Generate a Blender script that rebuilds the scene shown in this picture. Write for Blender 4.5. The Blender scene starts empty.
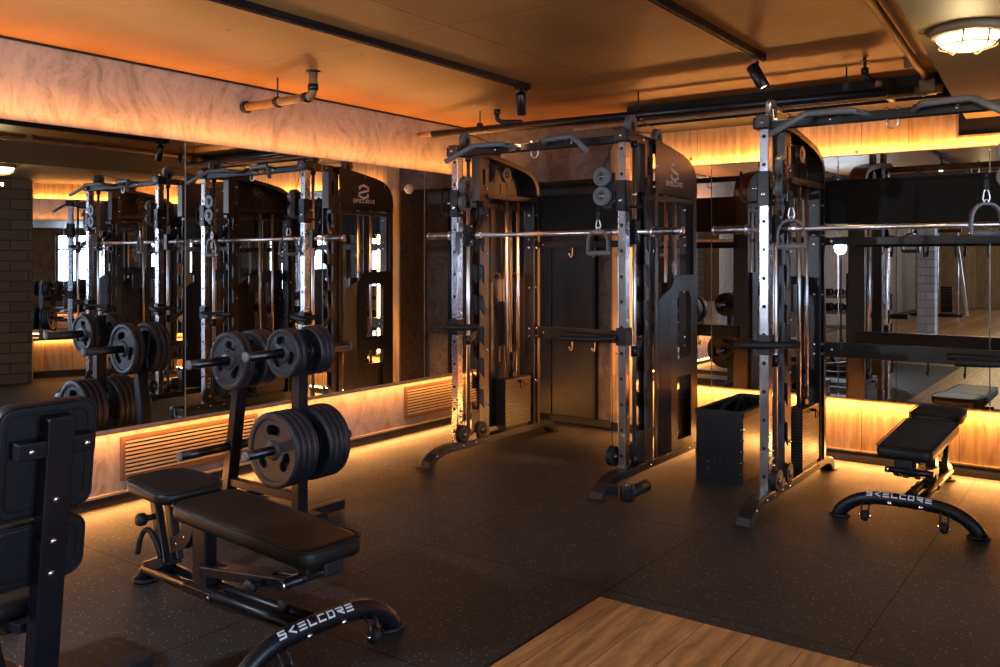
import bpy, bmesh, math, random
from mathutils import Vector, Matrix, Euler
random.seed(7)
PI = math.pi
C = bpy.context.scene
COL = C.collection

# ---------------------------------------------------------------- camera, world, exposure
cam_d = bpy.data.cameras.new('camera'); cam = bpy.data.objects.new('camera', cam_d); COL.objects.link(cam)
cam.location = (0, 0, 1.4); cam.rotation_euler = (PI/2, 0, math.radians(35.8))
cam_d.sensor_width = 36; cam_d.lens = 36*0.873; cam_d.shift_y = -0.0735; cam_d.clip_end = 100
C.camera = cam
C.view_settings.view_transform = 'Standard'; C.view_settings.look = 'None'
C.view_settings.gamma = 1; C.view_settings.use_curve_mapping = False
C.view_settings.exposure = 0.15
W = bpy.data.worlds.new('world'); C.world = W; W.use_nodes = True
W.node_tree.nodes['Background'].inputs[0].default_value = (0.55, 0.72, 1.0, 1)
W.node_tree.nodes['Background'].inputs[1].default_value = 2.2

LED = (1.0, 0.40, 0.10)
WARM = (1.0, 0.68, 0.34)
COOL = (0.62, 0.74, 1.0)

def area(name, loc, rot, sx, sy, power, color, spread=PI):
    l = bpy.data.lights.new(name, 'AREA'); l.shape = 'RECTANGLE'; l.size = sx; l.size_y = sy
    l.energy = power; l.color = color; l.spread = spread
    o = bpy.data.objects.new(name, l); COL.objects.link(o); o.location = loc; o.rotation_euler = rot
    return o
UP, DOWN = (PI, 0, 0), (0, 0, 0)
# LED strips hidden behind the mirror edges (light only; the strips themselves are built with the mirrors)
area('led_light', (-4.650, 3.6, 2.128), (PI, 0, PI/2), 5.3, 0.04, 35, LED)
area('led_light', (-4.645, 3.6, 0.442), (0, 0, PI/2), 5.3, 0.04, 46, LED, math.radians(125))
area('led_light', (-1.25, 6.305, 2.128), UP, 3.9, 0.04, 34, LED)
area('led_light', (-1.25, 6.303, 0.442), (0, 0, 0), 3.9, 0.04, 54, LED, math.radians(130))
area('led_light', (-4.668, 3.6, 0.060), (-.75, 0, PI/2), 5.3, 0.03, 36, LED)      # added under the skirting lip to brighten the floor, no strip built
area('led_light', (-1.25, 6.325, 0.066), (-.75, 0, 0), 3.9, 0.02, 44, LED)  # likewise added for the floor glow along the back wall
DP0, DP1 = (0.74, 6.36), (1.35, 4.92)            # the diagonal wall at the right, in plan
DA = math.atan2(DP1[1]-DP0[1], DP1[0]-DP0[0])
area('led_light', (1.005, 5.62, 2.128), (PI, 0, DA), 1.4, 0.03, 14, LED)
area('led_light', (1.005, 5.62, 0.442), (0, 0, DA), 1.4, 0.03, 14, LED)
area('led_light', (-3.19, 6.32, 1.28), (PI/2, 0, PI/2), 0.03, 1.6, 14, LED)
# daylight through the windows of the right wall and the far end
for yy in (-5.2, -2.6, 0.0, 2.6):
    area('window_light', (5.25, yy, 1.45), (0, PI/2, 0), 1.4, 1.7, 170, COOL)
area('window_light', (-0.3, -16.4, 1.5), (PI/2, 0, 0), 5.0, 1.2, 150, (0.8, 0.88, 1.0))

# ---------------------------------------------------------------- node materials
def mat(name, base=(.5,.5,.5), rough=.5, metal=0., spec=.5, coat=0., emit=None, estr=0.):
    m = bpy.data.materials.new(name); m.use_nodes = True
    b = m.node_tree.nodes['Principled BSDF']
    b.inputs['Base Color'].default_value = (*base, 1); b.inputs['Roughness'].default_value = rough
    b.inputs['Metallic'].default_value = metal; b.inputs['Specular IOR Level'].default_value = spec
    b.inputs['Coat Weight'].default_value = coat
    if emit: b.inputs['Emission Color'].default_value = (*emit, 1); b.inputs['Emission Strength'].default_value = estr
    return m
class NT:
    def __init__(s, m): s.t = m.node_tree; s.b = s.t.nodes['Principled BSDF']
    def n(s, typ, **kw):
        o = s.t.nodes.new(typ)
        for k, v in kw.items():
            if k.startswith('i_'):
                key = k[2:]; key = int(key) if key.isdigit() else key.replace('_', ' ')
                o.inputs[key].default_value = v
            else: setattr(o, k, v)
        return o
    def l(s, a, b): s.t.links.new(a, b)
    def coord(s, scale=(1,1,1), rot=(0,0,0), loc=(0,0,0), src='Object'):
        c = s.n('ShaderNodeTexCoord'); mp = s.n('ShaderNodeMapping')
        mp.inputs['Scale'].default_value = scale; mp.inputs['Rotation'].default_value = rot; mp.inputs['Location'].default_value = loc
        s.l(c.outputs[src], mp.inputs['Vector']); return mp.outputs['Vector']
    def noise(s, vec, scale, detail=4, rough=.55, dist=0.):
        o = s.n('ShaderNodeTexNoise'); o.inputs['Scale'].default_value = scale; o.inputs['Detail'].default_value = detail
        o.inputs['Roughness'].default_value = rough; o.inputs['Distortion'].default_value = dist
        s.l(vec, o.inputs['Vector']); return o.outputs['Fac']
    def ramp(s, fac, stops):
        r = s.n('ShaderNodeValToRGB'); e = r.color_ramp.elements
        while len(e) < len(stops): e.new(.5)
        for q, (p, c) in zip(e, stops): q.position = p; q.color = (*c, 1) if len(c) == 3 else c
        s.l(fac, r.inputs['Fac']); return r.outputs['Color']
    def math(s, op, a, b=None, clamp=False):
        o = s.n('ShaderNodeMath', operation=op, use_clamp=clamp)
        for k, v in ((0, a), (1, b)):
            if v is None: continue
            if isinstance(v, (int, float)): o.inputs[k].default_value = v
            else: s.l(v, o.inputs[k])
        return o.outputs[0]
    def mix(s, fac, a, b, blend='MIX'):
        o = s.n('ShaderNodeMix', data_type='RGBA', blend_type=blend)
        for k, v in ((0, fac), (6, a), (7, b)):
            if isinstance(v, (int, float)): o.inputs[k].default_value = v
            elif isinstance(v, tuple): o.inputs[k].default_value = (*v, 1)
            else: s.l(v, o.inputs[k])
        return o.outputs[2]
    def bump(s, h, strength=.3, dist=.01):
        o = s.n('ShaderNodeBump'); o.inputs['Strength'].default_value = strength; o.inputs['Distance'].default_value = dist
        s.l(h, o.inputs['Height']); s.l(o.outputs[0], s.b.inputs['Normal'])
def var_mat(name, c1, c2, scale=20, rough=(.35,.5), metal=0., spec=.5, bump=0., coat=0.):
    m = mat(name, c1, rough[0], metal, spec, coat); t = NT(m); v = t.coord()
    f = t.noise(v, scale)
    t.l(t.ramp(f, [(.3, c1), (.7, c2)]), t.b.inputs['Base Color'])
    t.l(t.math('ADD', t.math('MULTIPLY', f, rough[1]-rough[0]), rough[0]), t.b.inputs['Roughness'])
    if bump: t.bump(t.noise(v, scale*12, 2), bump, .002)
    return m

M = {}
M['black'] = var_mat('black_powder_coat', (.0045,.0045,.007), (.008,.008,.012), 8, (.30,.42), spec=.38)
M['cover'] = var_mat('charcoal_cover_coat', (.011,.0105,.012), (.016,.015,.017), 5, (.32,.42), spec=.45)
M['brown'] = var_mat('brown_black_coat', (.026,.017,.012), (.036,.024,.017), 5, (.30,.42), spec=.6)
M['rubber'] = var_mat('black_rubber', (.004,.004,.0045), (.008,.008,.009), 40, (.5,.65), bump=.15, spec=.35)
M['plate'] = var_mat('plate_rubber', (.010,.011,.015), (.018,.019,.025), 14, (.40,.56), bump=.15, spec=.38)
M['vinyl'] = var_mat('black_vinyl', (.004,.004,.0035), (.009,.0085,.007), 6, (.40,.54), bump=.25, spec=.28)
M['vinyl_back'] = var_mat('dark_vinyl_back', (.004,.004,.006), (.007,.007,.010), 30, (.42,.52), spec=.35)
M['chrome'] = mat('chrome', (.86,.86,.88), .32, 1)
M['steel'] = var_mat('brushed_dark_steel', (.20,.20,.21), (.32,.32,.33), 25, (.22,.36), 1)
M['bolt'] = mat('bright_bolt_steel', (.85,.85,.86), .22, 1)
M['galv'] = var_mat('zinc_upright_steel', (.34,.34,.36), (.48,.48,.51), 12, (.20,.31), 1)
M['hole'] = mat('painted_hole_shade', (.004,.004,.004), .9)  # flat black for the shade inside holes, the opening and behind slats
M['white'] = mat('white_lettering', (.75,.75,.78), .5)
M['silver'] = mat('silver_lettering', (.88,.86,.88), .4)
M['brass'] = var_mat('orange_conduit_paint', (.16,.085,.035), (.24,.14,.06), 10, (.4,.5))
M['grip'] = var_mat('grey_rubber_grip', (.11,.11,.115), (.14,.14,.145), 60, (.5,.6))
M['disc'] = var_mat('pulley_plastic', (.075,.080,.085), (.10,.105,.11), 20, (.35,.45))
M['led'] = mat('led_strip', (1,.7,.4), .5, emit=LED, estr=6)
M['glass'] = mat('window_glass', (1,1,1), .0)
def make_glass():
    m = M['glass']; t = NT(m); tr = t.n('ShaderNodeBsdfTransparent'); gl = t.n('ShaderNodeBsdfGlossy')
    gl.inputs['Roughness'].default_value = .02; mx = t.n('ShaderNodeMixShader'); mx.inputs[0].default_value = .08
    t.l(tr.outputs[0], mx.inputs[1]); t.l(gl.outputs[0], mx.inputs[2])
    t.l(mx.outputs[0], t.t.nodes['Material Output'].inputs['Surface'])
make_glass()
M['mirror'] = mat('mirror_glass', (.80,.81,.80), .0, 1)
M['mirror_edge'] = mat('mirror_edge', (.5,.52,.5), .2, .6)
M['lampglass'] = mat('lamp_glass', (1,.9,.7), .3, emit=(1.0,.80,.48), estr=7)
M['lens'] = mat('spot_lens', (1,.9,.8), .3, emit=(1.0,.86,.68), estr=14)
M['tube'] = mat('ring_tube', (1,1,1), .3, emit=(.86,.92,1.0), estr=30)
M['cream'] = mat('brown_lamp_ring', (.20,.13,.06), .5)
M['curtain'] = var_mat('white_sensor_plastic', (.7,.68,.6), (.72,.7,.62), 5, (.4,.5))

def floor_rubber():
    m = mat('speckled_rubber_floor', (.02,.02,.02), .62, spec=.22); t = NT(m); v = t.coord()
    n = t.noise(v, 5, 6, .6); base = t.ramp(n, [(.3,(.020,.0205,.021)),(.7,(.036,.0355,.0355))])
    vo = t.n('ShaderNodeTexVoronoi', feature='F1'); vo.inputs['Scale'].default_value = 85; t.l(v, vo.inputs['Vector'])
    d = t.math('LESS_THAN', vo.outputs['Distance'], .20)
    sep = t.n('ShaderNodeSeparateColor'); t.l(vo.outputs['Color'], sep.inputs[0])
    pick = t.math('GREATER_THAN', sep.outputs[0], .78)
    fl = t.math('MULTIPLY', d, pick)
    col = base
    # worn dusty patches
    w = t.ramp(t.noise(v, 1.3, 8, .7), [(.45,(0,0,0)),(.75,(.5,.5,.5))])
    col = t.mix(w, col, (.066,.061,.057)); col = t.mix(fl, col, (.36,.35,.33))
    sp = t.n('ShaderNodeSeparateXYZ'); t.l(v, sp.inputs[0])
    def seam(o, off):
        f = t.math('FRACT', t.math('ADD', o, off)); return t.math('LESS_THAN', f, .009)
    s_ = t.math('MAXIMUM', seam(sp.outputs[0], .80), seam(sp.outputs[1], .73))
    col = t.mix(s_, col, (.004,.004,.004))
    t.l(col, t.b.inputs['Base Color'])
    h = t.math('SUBTRACT', t.noise(v, 160, 2), t.math('MULTIPLY', s_, 3.0)); t.bump(h, .35, .003)
    t.l(t.math('ADD', t.math('MULTIPLY', n, .25), .48), t.b.inputs['Roughness'])
    return m
M['floor'] = floor_rubber()
def wood(name, dark, light, plank, axis, rough=.45, length=None, gap=.004, spec=.4):
    # axis: 'z' planks run up a wall (width along object x), 'y' planks run along y on the floor (width along x)
    m = mat(name, light, rough, spec=spec); t = NT(m); v = t.coord()
    sp = t.n('ShaderNodeSeparateXYZ'); t.l(v, sp.inputs[0])
    w = t.math('DIVIDE', sp.outputs[0], plank)
    idx = t.math('FLOOR', w); fr = t.math('FRACT', w)
    along = sp.outputs[2 if axis == 'z' else 1]
    wn = t.n('ShaderNodeTexWhiteNoise', noise_dimensions='1D'); t.l(idx, wn.inputs['W'])
    off = t.math('MULTIPLY', wn.outputs['Value'], 37.)
    cv = t.n('ShaderNodeCombineXYZ')
    t.l(t.math('MULTIPLY', sp.outputs[0], 9.), cv.inputs[0])
    t.l(t.math('ADD', t.math('MULTIPLY', along, 1.3), off), cv.inputs[1]); t.l(off, cv.inputs[2])
    n1 = t.noise(cv.outputs[0], 2.6, 8, .62, .9)
    wv = t.n('ShaderNodeTexWave', wave_type='BANDS', bands_direction='X'); wv.inputs['Scale'].default_value = .55
    wv.inputs['Distortion'].default_value = 16.; wv.inputs['Detail'].default_value = 3; wv.inputs['Detail Scale'].default_value = .8
    t.l(cv.outputs[0], wv.inputs['Vector'])
    f = t.math('ADD', t.math('MULTIPLY', n1, .86), t.math('MULTIPLY', wv.outputs['Fac'], .14))
    mid = tuple((a+b)/2 for a, b in zip(dark, light))
    col = t.ramp(f, [(.30, dark), (.48, mid), (.66, light)])
    tone = t.math('ADD', t.math('MULTIPLY', wn.outputs['Value'], .35), .80)
    tc = t.n('ShaderNodeCombineColor')
    for k in range(3): t.l(tone, tc.inputs[k])
    col = t.mix(1., col, tc.outputs[0], 'MULTIPLY')
    g = t.math('LESS_THAN', fr, gap/plank)
    if length:
        fl = t.math('FRACT', t.math('DIVIDE', t.math('ADD', along, off), length)); g = t.math('MAXIMUM', g, t.math('LESS_THAN', fl, gap/length))
    kn = t.n('ShaderNodeTexVoronoi', feature='F1'); kn.inputs['Scale'].default_value = 2.3; t.l(v, kn.inputs['Vector'])
    col = t.mix(t.math('LESS_THAN', kn.outputs['Distance'], .035), col, (.05,.025,.012))
    col = t.mix(g, col, tuple(c*.25 for c in dark))
    t.l(col, t.b.inputs['Base Color']); t.bump(f, .12, .004)
    return m
M['oak'] = wood('oak_wall_cladding', (.30,.19,.095), (.52,.37,.21), .30, 'z', .42)
M['plank'] = wood('oak_floor_planks', (.26,.12,.040), (.62,.31,.105), .19, 'y', .36, 1.9, .003)
M['slatwood'] = wood('oak_grille_slats', (.22,.165,.105), (.34,.26,.17), .5, 'y', .5)
M['framewood'] = wood('walnut_grille_frame', (.07,.035,.018), (.13,.065,.032), .5, 'y', .5)
def plaster(name, a, b, c, scale=1.0):
    m = mat(name, b, .7, spec=.25); t = NT(m); v = t.coord((1,1,1))
    w1 = t.noise(v, 1.3*scale, 3, .5); 
    cmb = t.n('ShaderNodeVectorMath', operation='ADD'); sc = t.n('ShaderNodeVectorMath', operation='SCALE'); sc.inputs['Scale'].default_value = .62
    nz = t.n('ShaderNodeTexNoise'); nz.inputs['Scale'].default_value = 1.7*scale; t.l(v, nz.inputs['Vector'])
    t.l(nz.outputs['Color'], sc.inputs[0]); t.l(v, cmb.inputs[0]); t.l(sc.outputs[0], cmb.inputs[1])
    mp = t.n('ShaderNodeMapping'); mp.inputs['Rotation'].default_value = (-.55,.2,.1); mp.inputs['Scale'].default_value = (4,9,3.4); t.l(cmb.outputs[0], mp.inputs['Vector'])
    st = t.noise(mp.outputs[0], 1.5*scale, 9, .74, .35)
    mp2 = t.n('ShaderNodeMapping'); mp2.inputs['Rotation'].default_value = (.95,.1,.2); mp2.inputs['Scale'].default_value = (4,8,3.8); t.l(cmb.outputs[0], mp2.inputs['Vector'])
    s2 = t.noise(mp2.outputs[0], 1.9*scale, 9, .74, .5)
    st = t.math('MINIMUM', st, t.math('ADD', s2, .03))
    f = t.math('ADD', t.math('MULTIPLY', st, .8), t.math('MULTIPLY', w1, .2))
    t.l(t.ramp(f, [(.38, a), (.50, b), (.64, c)]), t.b.inputs['Base Color']); t.bump(st, .5, .006)
    return m
M['plaster'] = plaster('trowelled_beige_plaster', (.16,.120,.096), (.25,.195,.160), (.31,.248,.205))
M['concrete'] = plaster('rough_brown_concrete', (.07,.055,.045), (.13,.105,.09), (.19,.16,.14), 1.3)
M['ceiling'] = None
def ceiling_mat():
    m = mat('dull_painted_ceiling', (.3,.24,.16), .42, spec=.35); t = NT(m); v = t.coord()
    n = t.noise(v, .9, 7, .65); col = t.ramp(n, [(.3,(.21,.098,.026)),(.7,(.36,.185,.056))])
    cr = t.noise(t.coord((1,1,1)), 2.2, 9, .75, .5)
    k = t.ramp(cr, [(.30,(1,1,1)),(.335,(0,0,0))])
    col = t.mix(t.math('MULTIPLY', k, .6), col, (.05,.03,.015))
    vo = t.n('ShaderNodeTexVoronoi'); vo.inputs['Scale'].default_value = 5; t.l(v, vo.inputs['Vector'])
    col = t.mix(t.math('LESS_THAN', vo.outputs['Distance'], .06), col, (.06,.035,.02))
    sp = t.n('ShaderNodeSeparateXYZ'); t.l(v, sp.inputs[0])
    s1 = t.math('LESS_THAN', t.math('FRACT', t.math('DIVIDE', t.math('ADD', sp.outputs[1], .45), 1.9)), .003)
    s2 = t.math('LESS_THAN', t.math('FRACT', t.math('DIVIDE', t.math('ADD', sp.outputs[0], .15), 2.6)), .003)
    s_ = t.math('MAXIMUM', s1, s2)
    col = t.mix(s_, col, (.05,.03,.015)); t.l(col, t.b.inputs['Base Color']); t.bump(t.math('SUBTRACT', n, s_), .2, .01)
    return m
M['ceiling'] = ceiling_mat()
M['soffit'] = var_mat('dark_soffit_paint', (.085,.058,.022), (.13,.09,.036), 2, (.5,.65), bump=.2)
M['panel'] = var_mat('matt_black_panel', (.006,.0055,.005), (.010,.009,.008), 2, (.55,.65), spec=.2)
M['pegsteel'] = var_mat('black_oxide_peg', (.05,.05,.055), (.09,.09,.10), 30, (.28,.40), 1)
M['slate'] = mat('slate_blue_coat', (.045,.055,.085), .45)
M['darkceil'] = mat('shade_black_ceiling', (.025,.022,.02), .7)  # black colour stands in for shade on the hall ceiling
M['door'] = var_mat('slate_door_paint', (.010,.011,.015), (.016,.017,.021), 1.5, (.34,.46))
def brick(name, c1, c2, mort, sc=1.):
    m = mat(name, c1, .8); t = NT(m); v = t.coord((1,1,1), (PI/2,0,0))
    b = t.n('ShaderNodeTexBrick'); b.inputs['Scale'].default_value = 1.0; b.inputs['Brick Width'].default_value = .25*sc; b.inputs['Row Height'].default_value = .08*sc
    b.inputs['Mortar Size'].default_value = .006; b.inputs['Color1'].default_value = (*c1,1); b.inputs['Color2'].default_value = (*c2,1); b.inputs['Mortar'].default_value = (*mort,1)
    t.l(v, b.inputs['Vector']); t.l(b.outputs['Color'], t.b.inputs['Base Color']); t.bump(t.math('SUBTRACT', 1., b.outputs['Fac']), .6, .01)
    return m
M['brick'] = brick('dark_brown_brick', (.060,.047,.040), (.090,.072,.060), (.018,.015,.013), 1.45)
M['white_brick'] = brick('white_painted_brick', (.55,.55,.53), (.42,.42,.42), (.22,.22,.24), 1.6)
M['wallgrey'] = plaster('grey_brown_wall', (.10,.08,.065), (.20,.16,.13), (.26,.22,.18), .8)

# ---------------------------------------------------------------- mesh builder
class MB:
    def __init__(s): s.b = bmesh.new(); s.slot = 0
    def _mark(s, faces):
        for f in faces: f.material_index = s.slot
    def box(s, c, size, rot=None, bev=0.):
        r = bmesh.ops.create_cube(s.b, size=1); vs = r['verts']
        bmesh.ops.scale(s.b, vec=size, verts=vs)
        if bev:
            es = list({e for v in vs for e in v.link_edges})
            rb = bmesh.ops.bevel(s.b, geom=es, offset=bev, segments=2, affect='EDGES', profile=.5)
            vs = list({v for f in rb['faces'] for v in f.verts} | {v for v in vs if v.is_valid})
            fs = {f for v in vs for f in v.link_faces}; vs = list({v for f in fs for v in f.verts})
        if rot is not None: bmesh.ops.rotate(s.b, cent=(0,0,0), matrix=(rot if isinstance(rot, Matrix) else Euler(rot).to_matrix()), verts=vs)
        bmesh.ops.translate(s.b, vec=c, verts=vs)
        s._mark({f for v in vs for f in v.link_faces}); return s
    def seg(s, p0, p1, w, h, up=(0,0,1), bev=0.):
        """rectangular bar from p0 to p1, w across, h along up"""
        p0, p1 = Vector(p0), Vector(p1); d = p1-p0; y = d.normalized(); u = Vector(up)
        x = y.cross(u).normalized(); z = x.cross(y).normalized()
        R = Matrix((x, y, z)).transposed()
        return s.box((p0+p1)/2, (w, d.length, h), R, bev)
    def tube(s, pts, r, n=12, caps=True, flat=1.):
        pts = [Vector(p) for p in pts]; rings = []
        t0 = (pts[1]-pts[0]).normalized(); ref = Vector((0,0,1)) if abs(t0.z) < .9 else Vector((1,0,0))
        x = t0.cross(ref).normalized()
        for i, p in enumerate(pts):
            if i == 0: t = t0
            elif i == len(pts)-1: t = (pts[-1]-pts[-2]).normalized()
            else: t = ((pts[i+1]-p).normalized()+(p-pts[i-1]).normalized()).normalized()
            x = (x-t*x.dot(t)).normalized(); y = t.cross(x)
            rr = r[i] if isinstance(r, (list, tuple)) else r
            rings.append([s.b.verts.new(p+(x*math.cos(a)+y*math.sin(a)*flat)*rr) for a in (2*PI*k/n for k in range(n))])
        for a, b in zip(rings, rings[1:]):
            for k in range(n):
                f = s.b.faces.new((a[k], a[(k+1)%n], b[(k+1)%n], b[k])); f.smooth = True; f.material_index = s.slot
        if caps:
            for rg in (rings[0][::-1], rings[-1]): f = s.b.faces.new(rg); f.material_index = s.slot
        return s
    def cyl(s, p0, p1, r, n=20): return s.tube([p0, p1], r, n)
    def loop(s, pts, r, n=8):
        """closed tube"""
        pts = [Vector(p) for p in pts]; N = len(pts); rings = []
        nrm = Vector((0,0,0))
        for i in range(N): nrm += (pts[i]-pts[0]).cross(pts[(i+1)%N]-pts[0])
        nrm = nrm.normalized()
        for i, p in enumerate(pts):
            t = (pts[(i+1)%N]-pts[i-1]).normalized(); x = t.cross(nrm).normalized()
            rings.append([s.b.verts.new(p+(x*math.cos(a)+nrm*math.sin(a))*r) for a in (2*PI*k/n for k in range(n))])
        for i in range(N):
            a, b = rings[i], rings[(i+1)%N]
            for k in range(n):
                f = s.b.faces.new((a[k], a[(k+1)%n], b[(k+1)%n], b[k])); f.smooth = True; f.material_index = s.slot
        return s
    def lathe(s, prof, c=(0,0,0), axis='z', n=32, smooth=True):
        """prof: (radius, height) pairs, revolved about axis through c"""
        rings = []
        ax = {'z': lambda r,a,h: (r*math.cos(a), r*math.sin(a), h), 'y': lambda r,a,h: (r*math.cos(a), h, r*math.sin(a)), 'x': lambda r,a,h: (h, r*math.cos(a), r*math.sin(a))}[axis]
        for r, h in prof:
            if r < 1e-6: rings.append([s.b.verts.new(Vector(ax(0,0,h))+Vector(c))])
            else: rings.append([s.b.verts.new(Vector(ax(r,2*PI*k/n,h))+Vector(c)) for k in range(n)])
        for a, b in zip(rings, rings[1:]):
            for k in range(n):
                q = [a[k%len(a)], a[(k+1)%len(a)], b[(k+1)%len(b)], b[k%len(b)]]
                q = list(dict.fromkeys(q))
                if len(q) > 2:
                    f = s.b.faces.new(q); f.smooth = smooth; f.material_index = s.slot
        return s
    def plate(s, outer, holes, axis, a, b, smooth=False):
        """polygon with holes in the plane normal to axis, extruded from a to b. points are 2D: x:(y,z) y:(x,z) z:(x,y)"""
        def P(p, h): return {'x': (h, p[0], p[1]), 'y': (p[0], h, p[1]), 'z': (p[0], p[1], h)}[axis]
        edges = []
        for lp in [outer]+list(holes):
            vs = [s.b.verts.new(P(p, a)) for p in lp]
            edges += [s.b.edges.new((vs[i], vs[(i+1)%len(vs)])) for i in range(len(vs))]
        r = bmesh.ops.triangle_fill(s.b, edges=edges, use_beauty=True, use_dissolve=True)
        fs = [g for g in r['geom'] if isinstance(g, bmesh.types.BMFace)]
        s._mark(fs)
        e = bmesh.ops.extrude_face_region(s.b, geom=fs)
        vs = [g for g in e['geom'] if isinstance(g, bmesh.types.BMVert)]
        bmesh.ops.translate(s.b, vec=Vector(P((0,0), b))-Vector(P((0,0), a)), verts=vs)
        s._mark({f for v in vs for f in v.link_faces})
        return s
    def bolt(s, p, axis, r=.009, h=.006):
        prof = [(0,0),(r,0),(r,h*.5),(r*.75,h),(0,h)]
        sg = 1
        if axis[0] == '-': sg = -1; axis = axis[1]
        return s.lathe([(q, hh*sg) for q, hh in prof], p, axis, 10)
    def xf(s, mtx):
        bmesh.ops.transform(s.b, matrix=mtx, verts=s.b.verts); return s
    def build(s, name, mats, parent=None, bevel=0., loc=None):
        if name in ('bolt', 'rivet'):      # every bolt head is a mesh of its own
            out = []
            left = set(s.b.faces)
            while left:
                isl = {left.pop()}; todo = list(isl)
                while todo:
                    f = todo.pop()
                    for v in f.verts:
                        for g in v.link_faces:
                            if g in left: left.discard(g); isl.add(g); todo.append(g)
                nb = MB(); mp = {}
                for f in isl:
                    vs = []
                    for v in f.verts:
                        if v not in mp: mp[v] = nb.b.verts.new(v.co)
                        vs.append(mp[v])
                    nf = nb.b.faces.new(vs); nf.smooth = f.smooth
                bmesh.ops.recalc_face_normals(nb.b, faces=nb.b.faces)
                me = bpy.data.meshes.new(name); nb.b.to_mesh(me); nb.b.free(); me.materials.append(M[mats])
                o = bpy.data.objects.new(name, me); COL.objects.link(o); o.parent = parent; out.append(o)
            s.b.free(); return out[0]
        bmesh.ops.recalc_face_normals(s.b, faces=s.b.faces)
        me = bpy.data.meshes.new(name); s.b.to_mesh(me); s.b.free()
        for m in (mats if isinstance(mats, (list, tuple)) else [mats]): me.materials.append(M[m] if isinstance(m, str) else m)
        o = bpy.data.objects.new(name, me); COL.objects.link(o)
        if parent is not None: o.parent = parent
        if loc: o.location = loc
        if bevel:
            bv = o.modifiers.new('bevel', 'BEVEL'); bv.width = bevel; bv.segments = 2; bv.limit_method = 'ANGLE'; bv.angle_limit = math.radians(40)
        return o
def tag(o, label, cat, group=None):
    o['label'] = label; o['category'] = cat
    if group: o['group'] = group
    return o
def thing(name, label, cat, loc=(0,0,0), rz=0., group=None):
    o = bpy.data.objects.new(name, None); COL.objects.link(o); o.location = loc; o.rotation_euler = (0,0,rz)
    o.empty_display_size = .1
    return tag(o, label, cat, group)
def struct(o): o['kind'] = 'structure'; return o
def copy_tree(o, parent=None):
    c = o.copy(); COL.objects.link(c); c.parent = parent
    for ch in list(o.children): copy_tree(ch, c)
    return c
def rrect(x0, x1, y0, y1, r, n=6):
    pts = []
    for cx, cy, a0 in ((x1-r, y1-r, 0), (x0+r, y1-r, PI/2), (x0+r, y0+r, PI), (x1-r, y0+r, 1.5*PI)):
        for k in range(n+1):
            a = a0+PI/2*k/n; pts.append((cx+r*math.cos(a), cy+r*math.sin(a)))
    return pts
def smooth_path(pts, n=6):
    """Catmull-Rom through points"""
    P = [Vector(p) for p in pts]; P = [P[0]*2-P[1]]+P+[P[-1]*2-P[-2]]; out = []
    for i in range(1, len(P)-2):
        for k in range(n):
            t = k/n; a, b, c, d = P[i-1:i+3]
            out.append(.5*((2*b)+(-a+c)*t+(2*a-5*b+4*c-d)*t*t+(-a+3*b-3*c+d)*t**3))
    out.append(P[-2]); return out

# lettering: strokes on a 1 x 1 cell (as on the equipment: K drawn as a spaced chevron, E as three bars)
GLYPH = {
 'S': [[(.85,1),(.15,1),(.15,.52),(.85,.48),(.85,0),(.15,0)]],
 'K': [[(.85,1),(.2,.5),(.85,0)]],
 'E': [[(.15,1),(.9,1)],[(.15,.5),(.85,.5)],[(.15,0),(.9,0)]],
 'L': [[(.15,1),(.15,0),(.9,0)]],
 'C': [[(.9,1),(.15,1),(.15,0),(.9,0)]],
 'O': [[(.15,0),(.15,1),(.85,1),(.85,0),(.15,0)]],
 'R': [[(.12,1),(.88,1),(.88,.5),(.2,.5),(.88,0)]],
}
def stroke(mb, pts, w, place, th):
    """flat ribbon along 2D pts; place maps (x, y, h) to 3D"""
    segs = list(zip(pts, pts[1:]))
    for (p, q) in segs:
        p, q = Vector(p), Vector(q); d = (q-p).normalized(); nn = Vector((-d.y, d.x))*w/2
        a, b = p-d*w*.5, q+d*w*.5
        N = 6
        for j in range(N):
            a2, b2 = a+(b-a)*j/N, a+(b-a)*(j+1)/N
            hi = [mb.b.verts.new(place(c.x, c.y, th)) for c in (a2+nn, b2+nn, b2-nn, a2-nn)]
            lo = [mb.b.verts.new(place(c.x, c.y, 0)) for c in (a2+nn, b2+nn, b2-nn, a2-nn)]
            mb.b.faces.new(hi)
            for k in range(4): mb.b.faces.new((lo[k], lo[(k+1)%4], hi[(k+1)%4], hi[k]))
def word(mb, text, place, h, adv, cw, w, th=.0008):
    x = -(len(text)*adv)/2
    for ch in text:
        for st in GLYPH[ch]:
            stroke(mb, [(x+px*cw, (py-.5)*h) for px, py in st], w, place, th)
        x += adv
EMBLEM = [(.40,.36),(.40,.58),(0,.84),(-.44,.56),(-.44,.20),(.44,-.20),(.44,-.56),(0,-.84),(-.40,-.58),(-.40,-.36)]

# ---------------------------------------------------------------- the room
def quad_struct(name, m, pts):
    mb = MB(); mb.b.faces.new([mb.b.verts.new(p) for p in pts]); return struct(mb.build(name, m))
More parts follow.
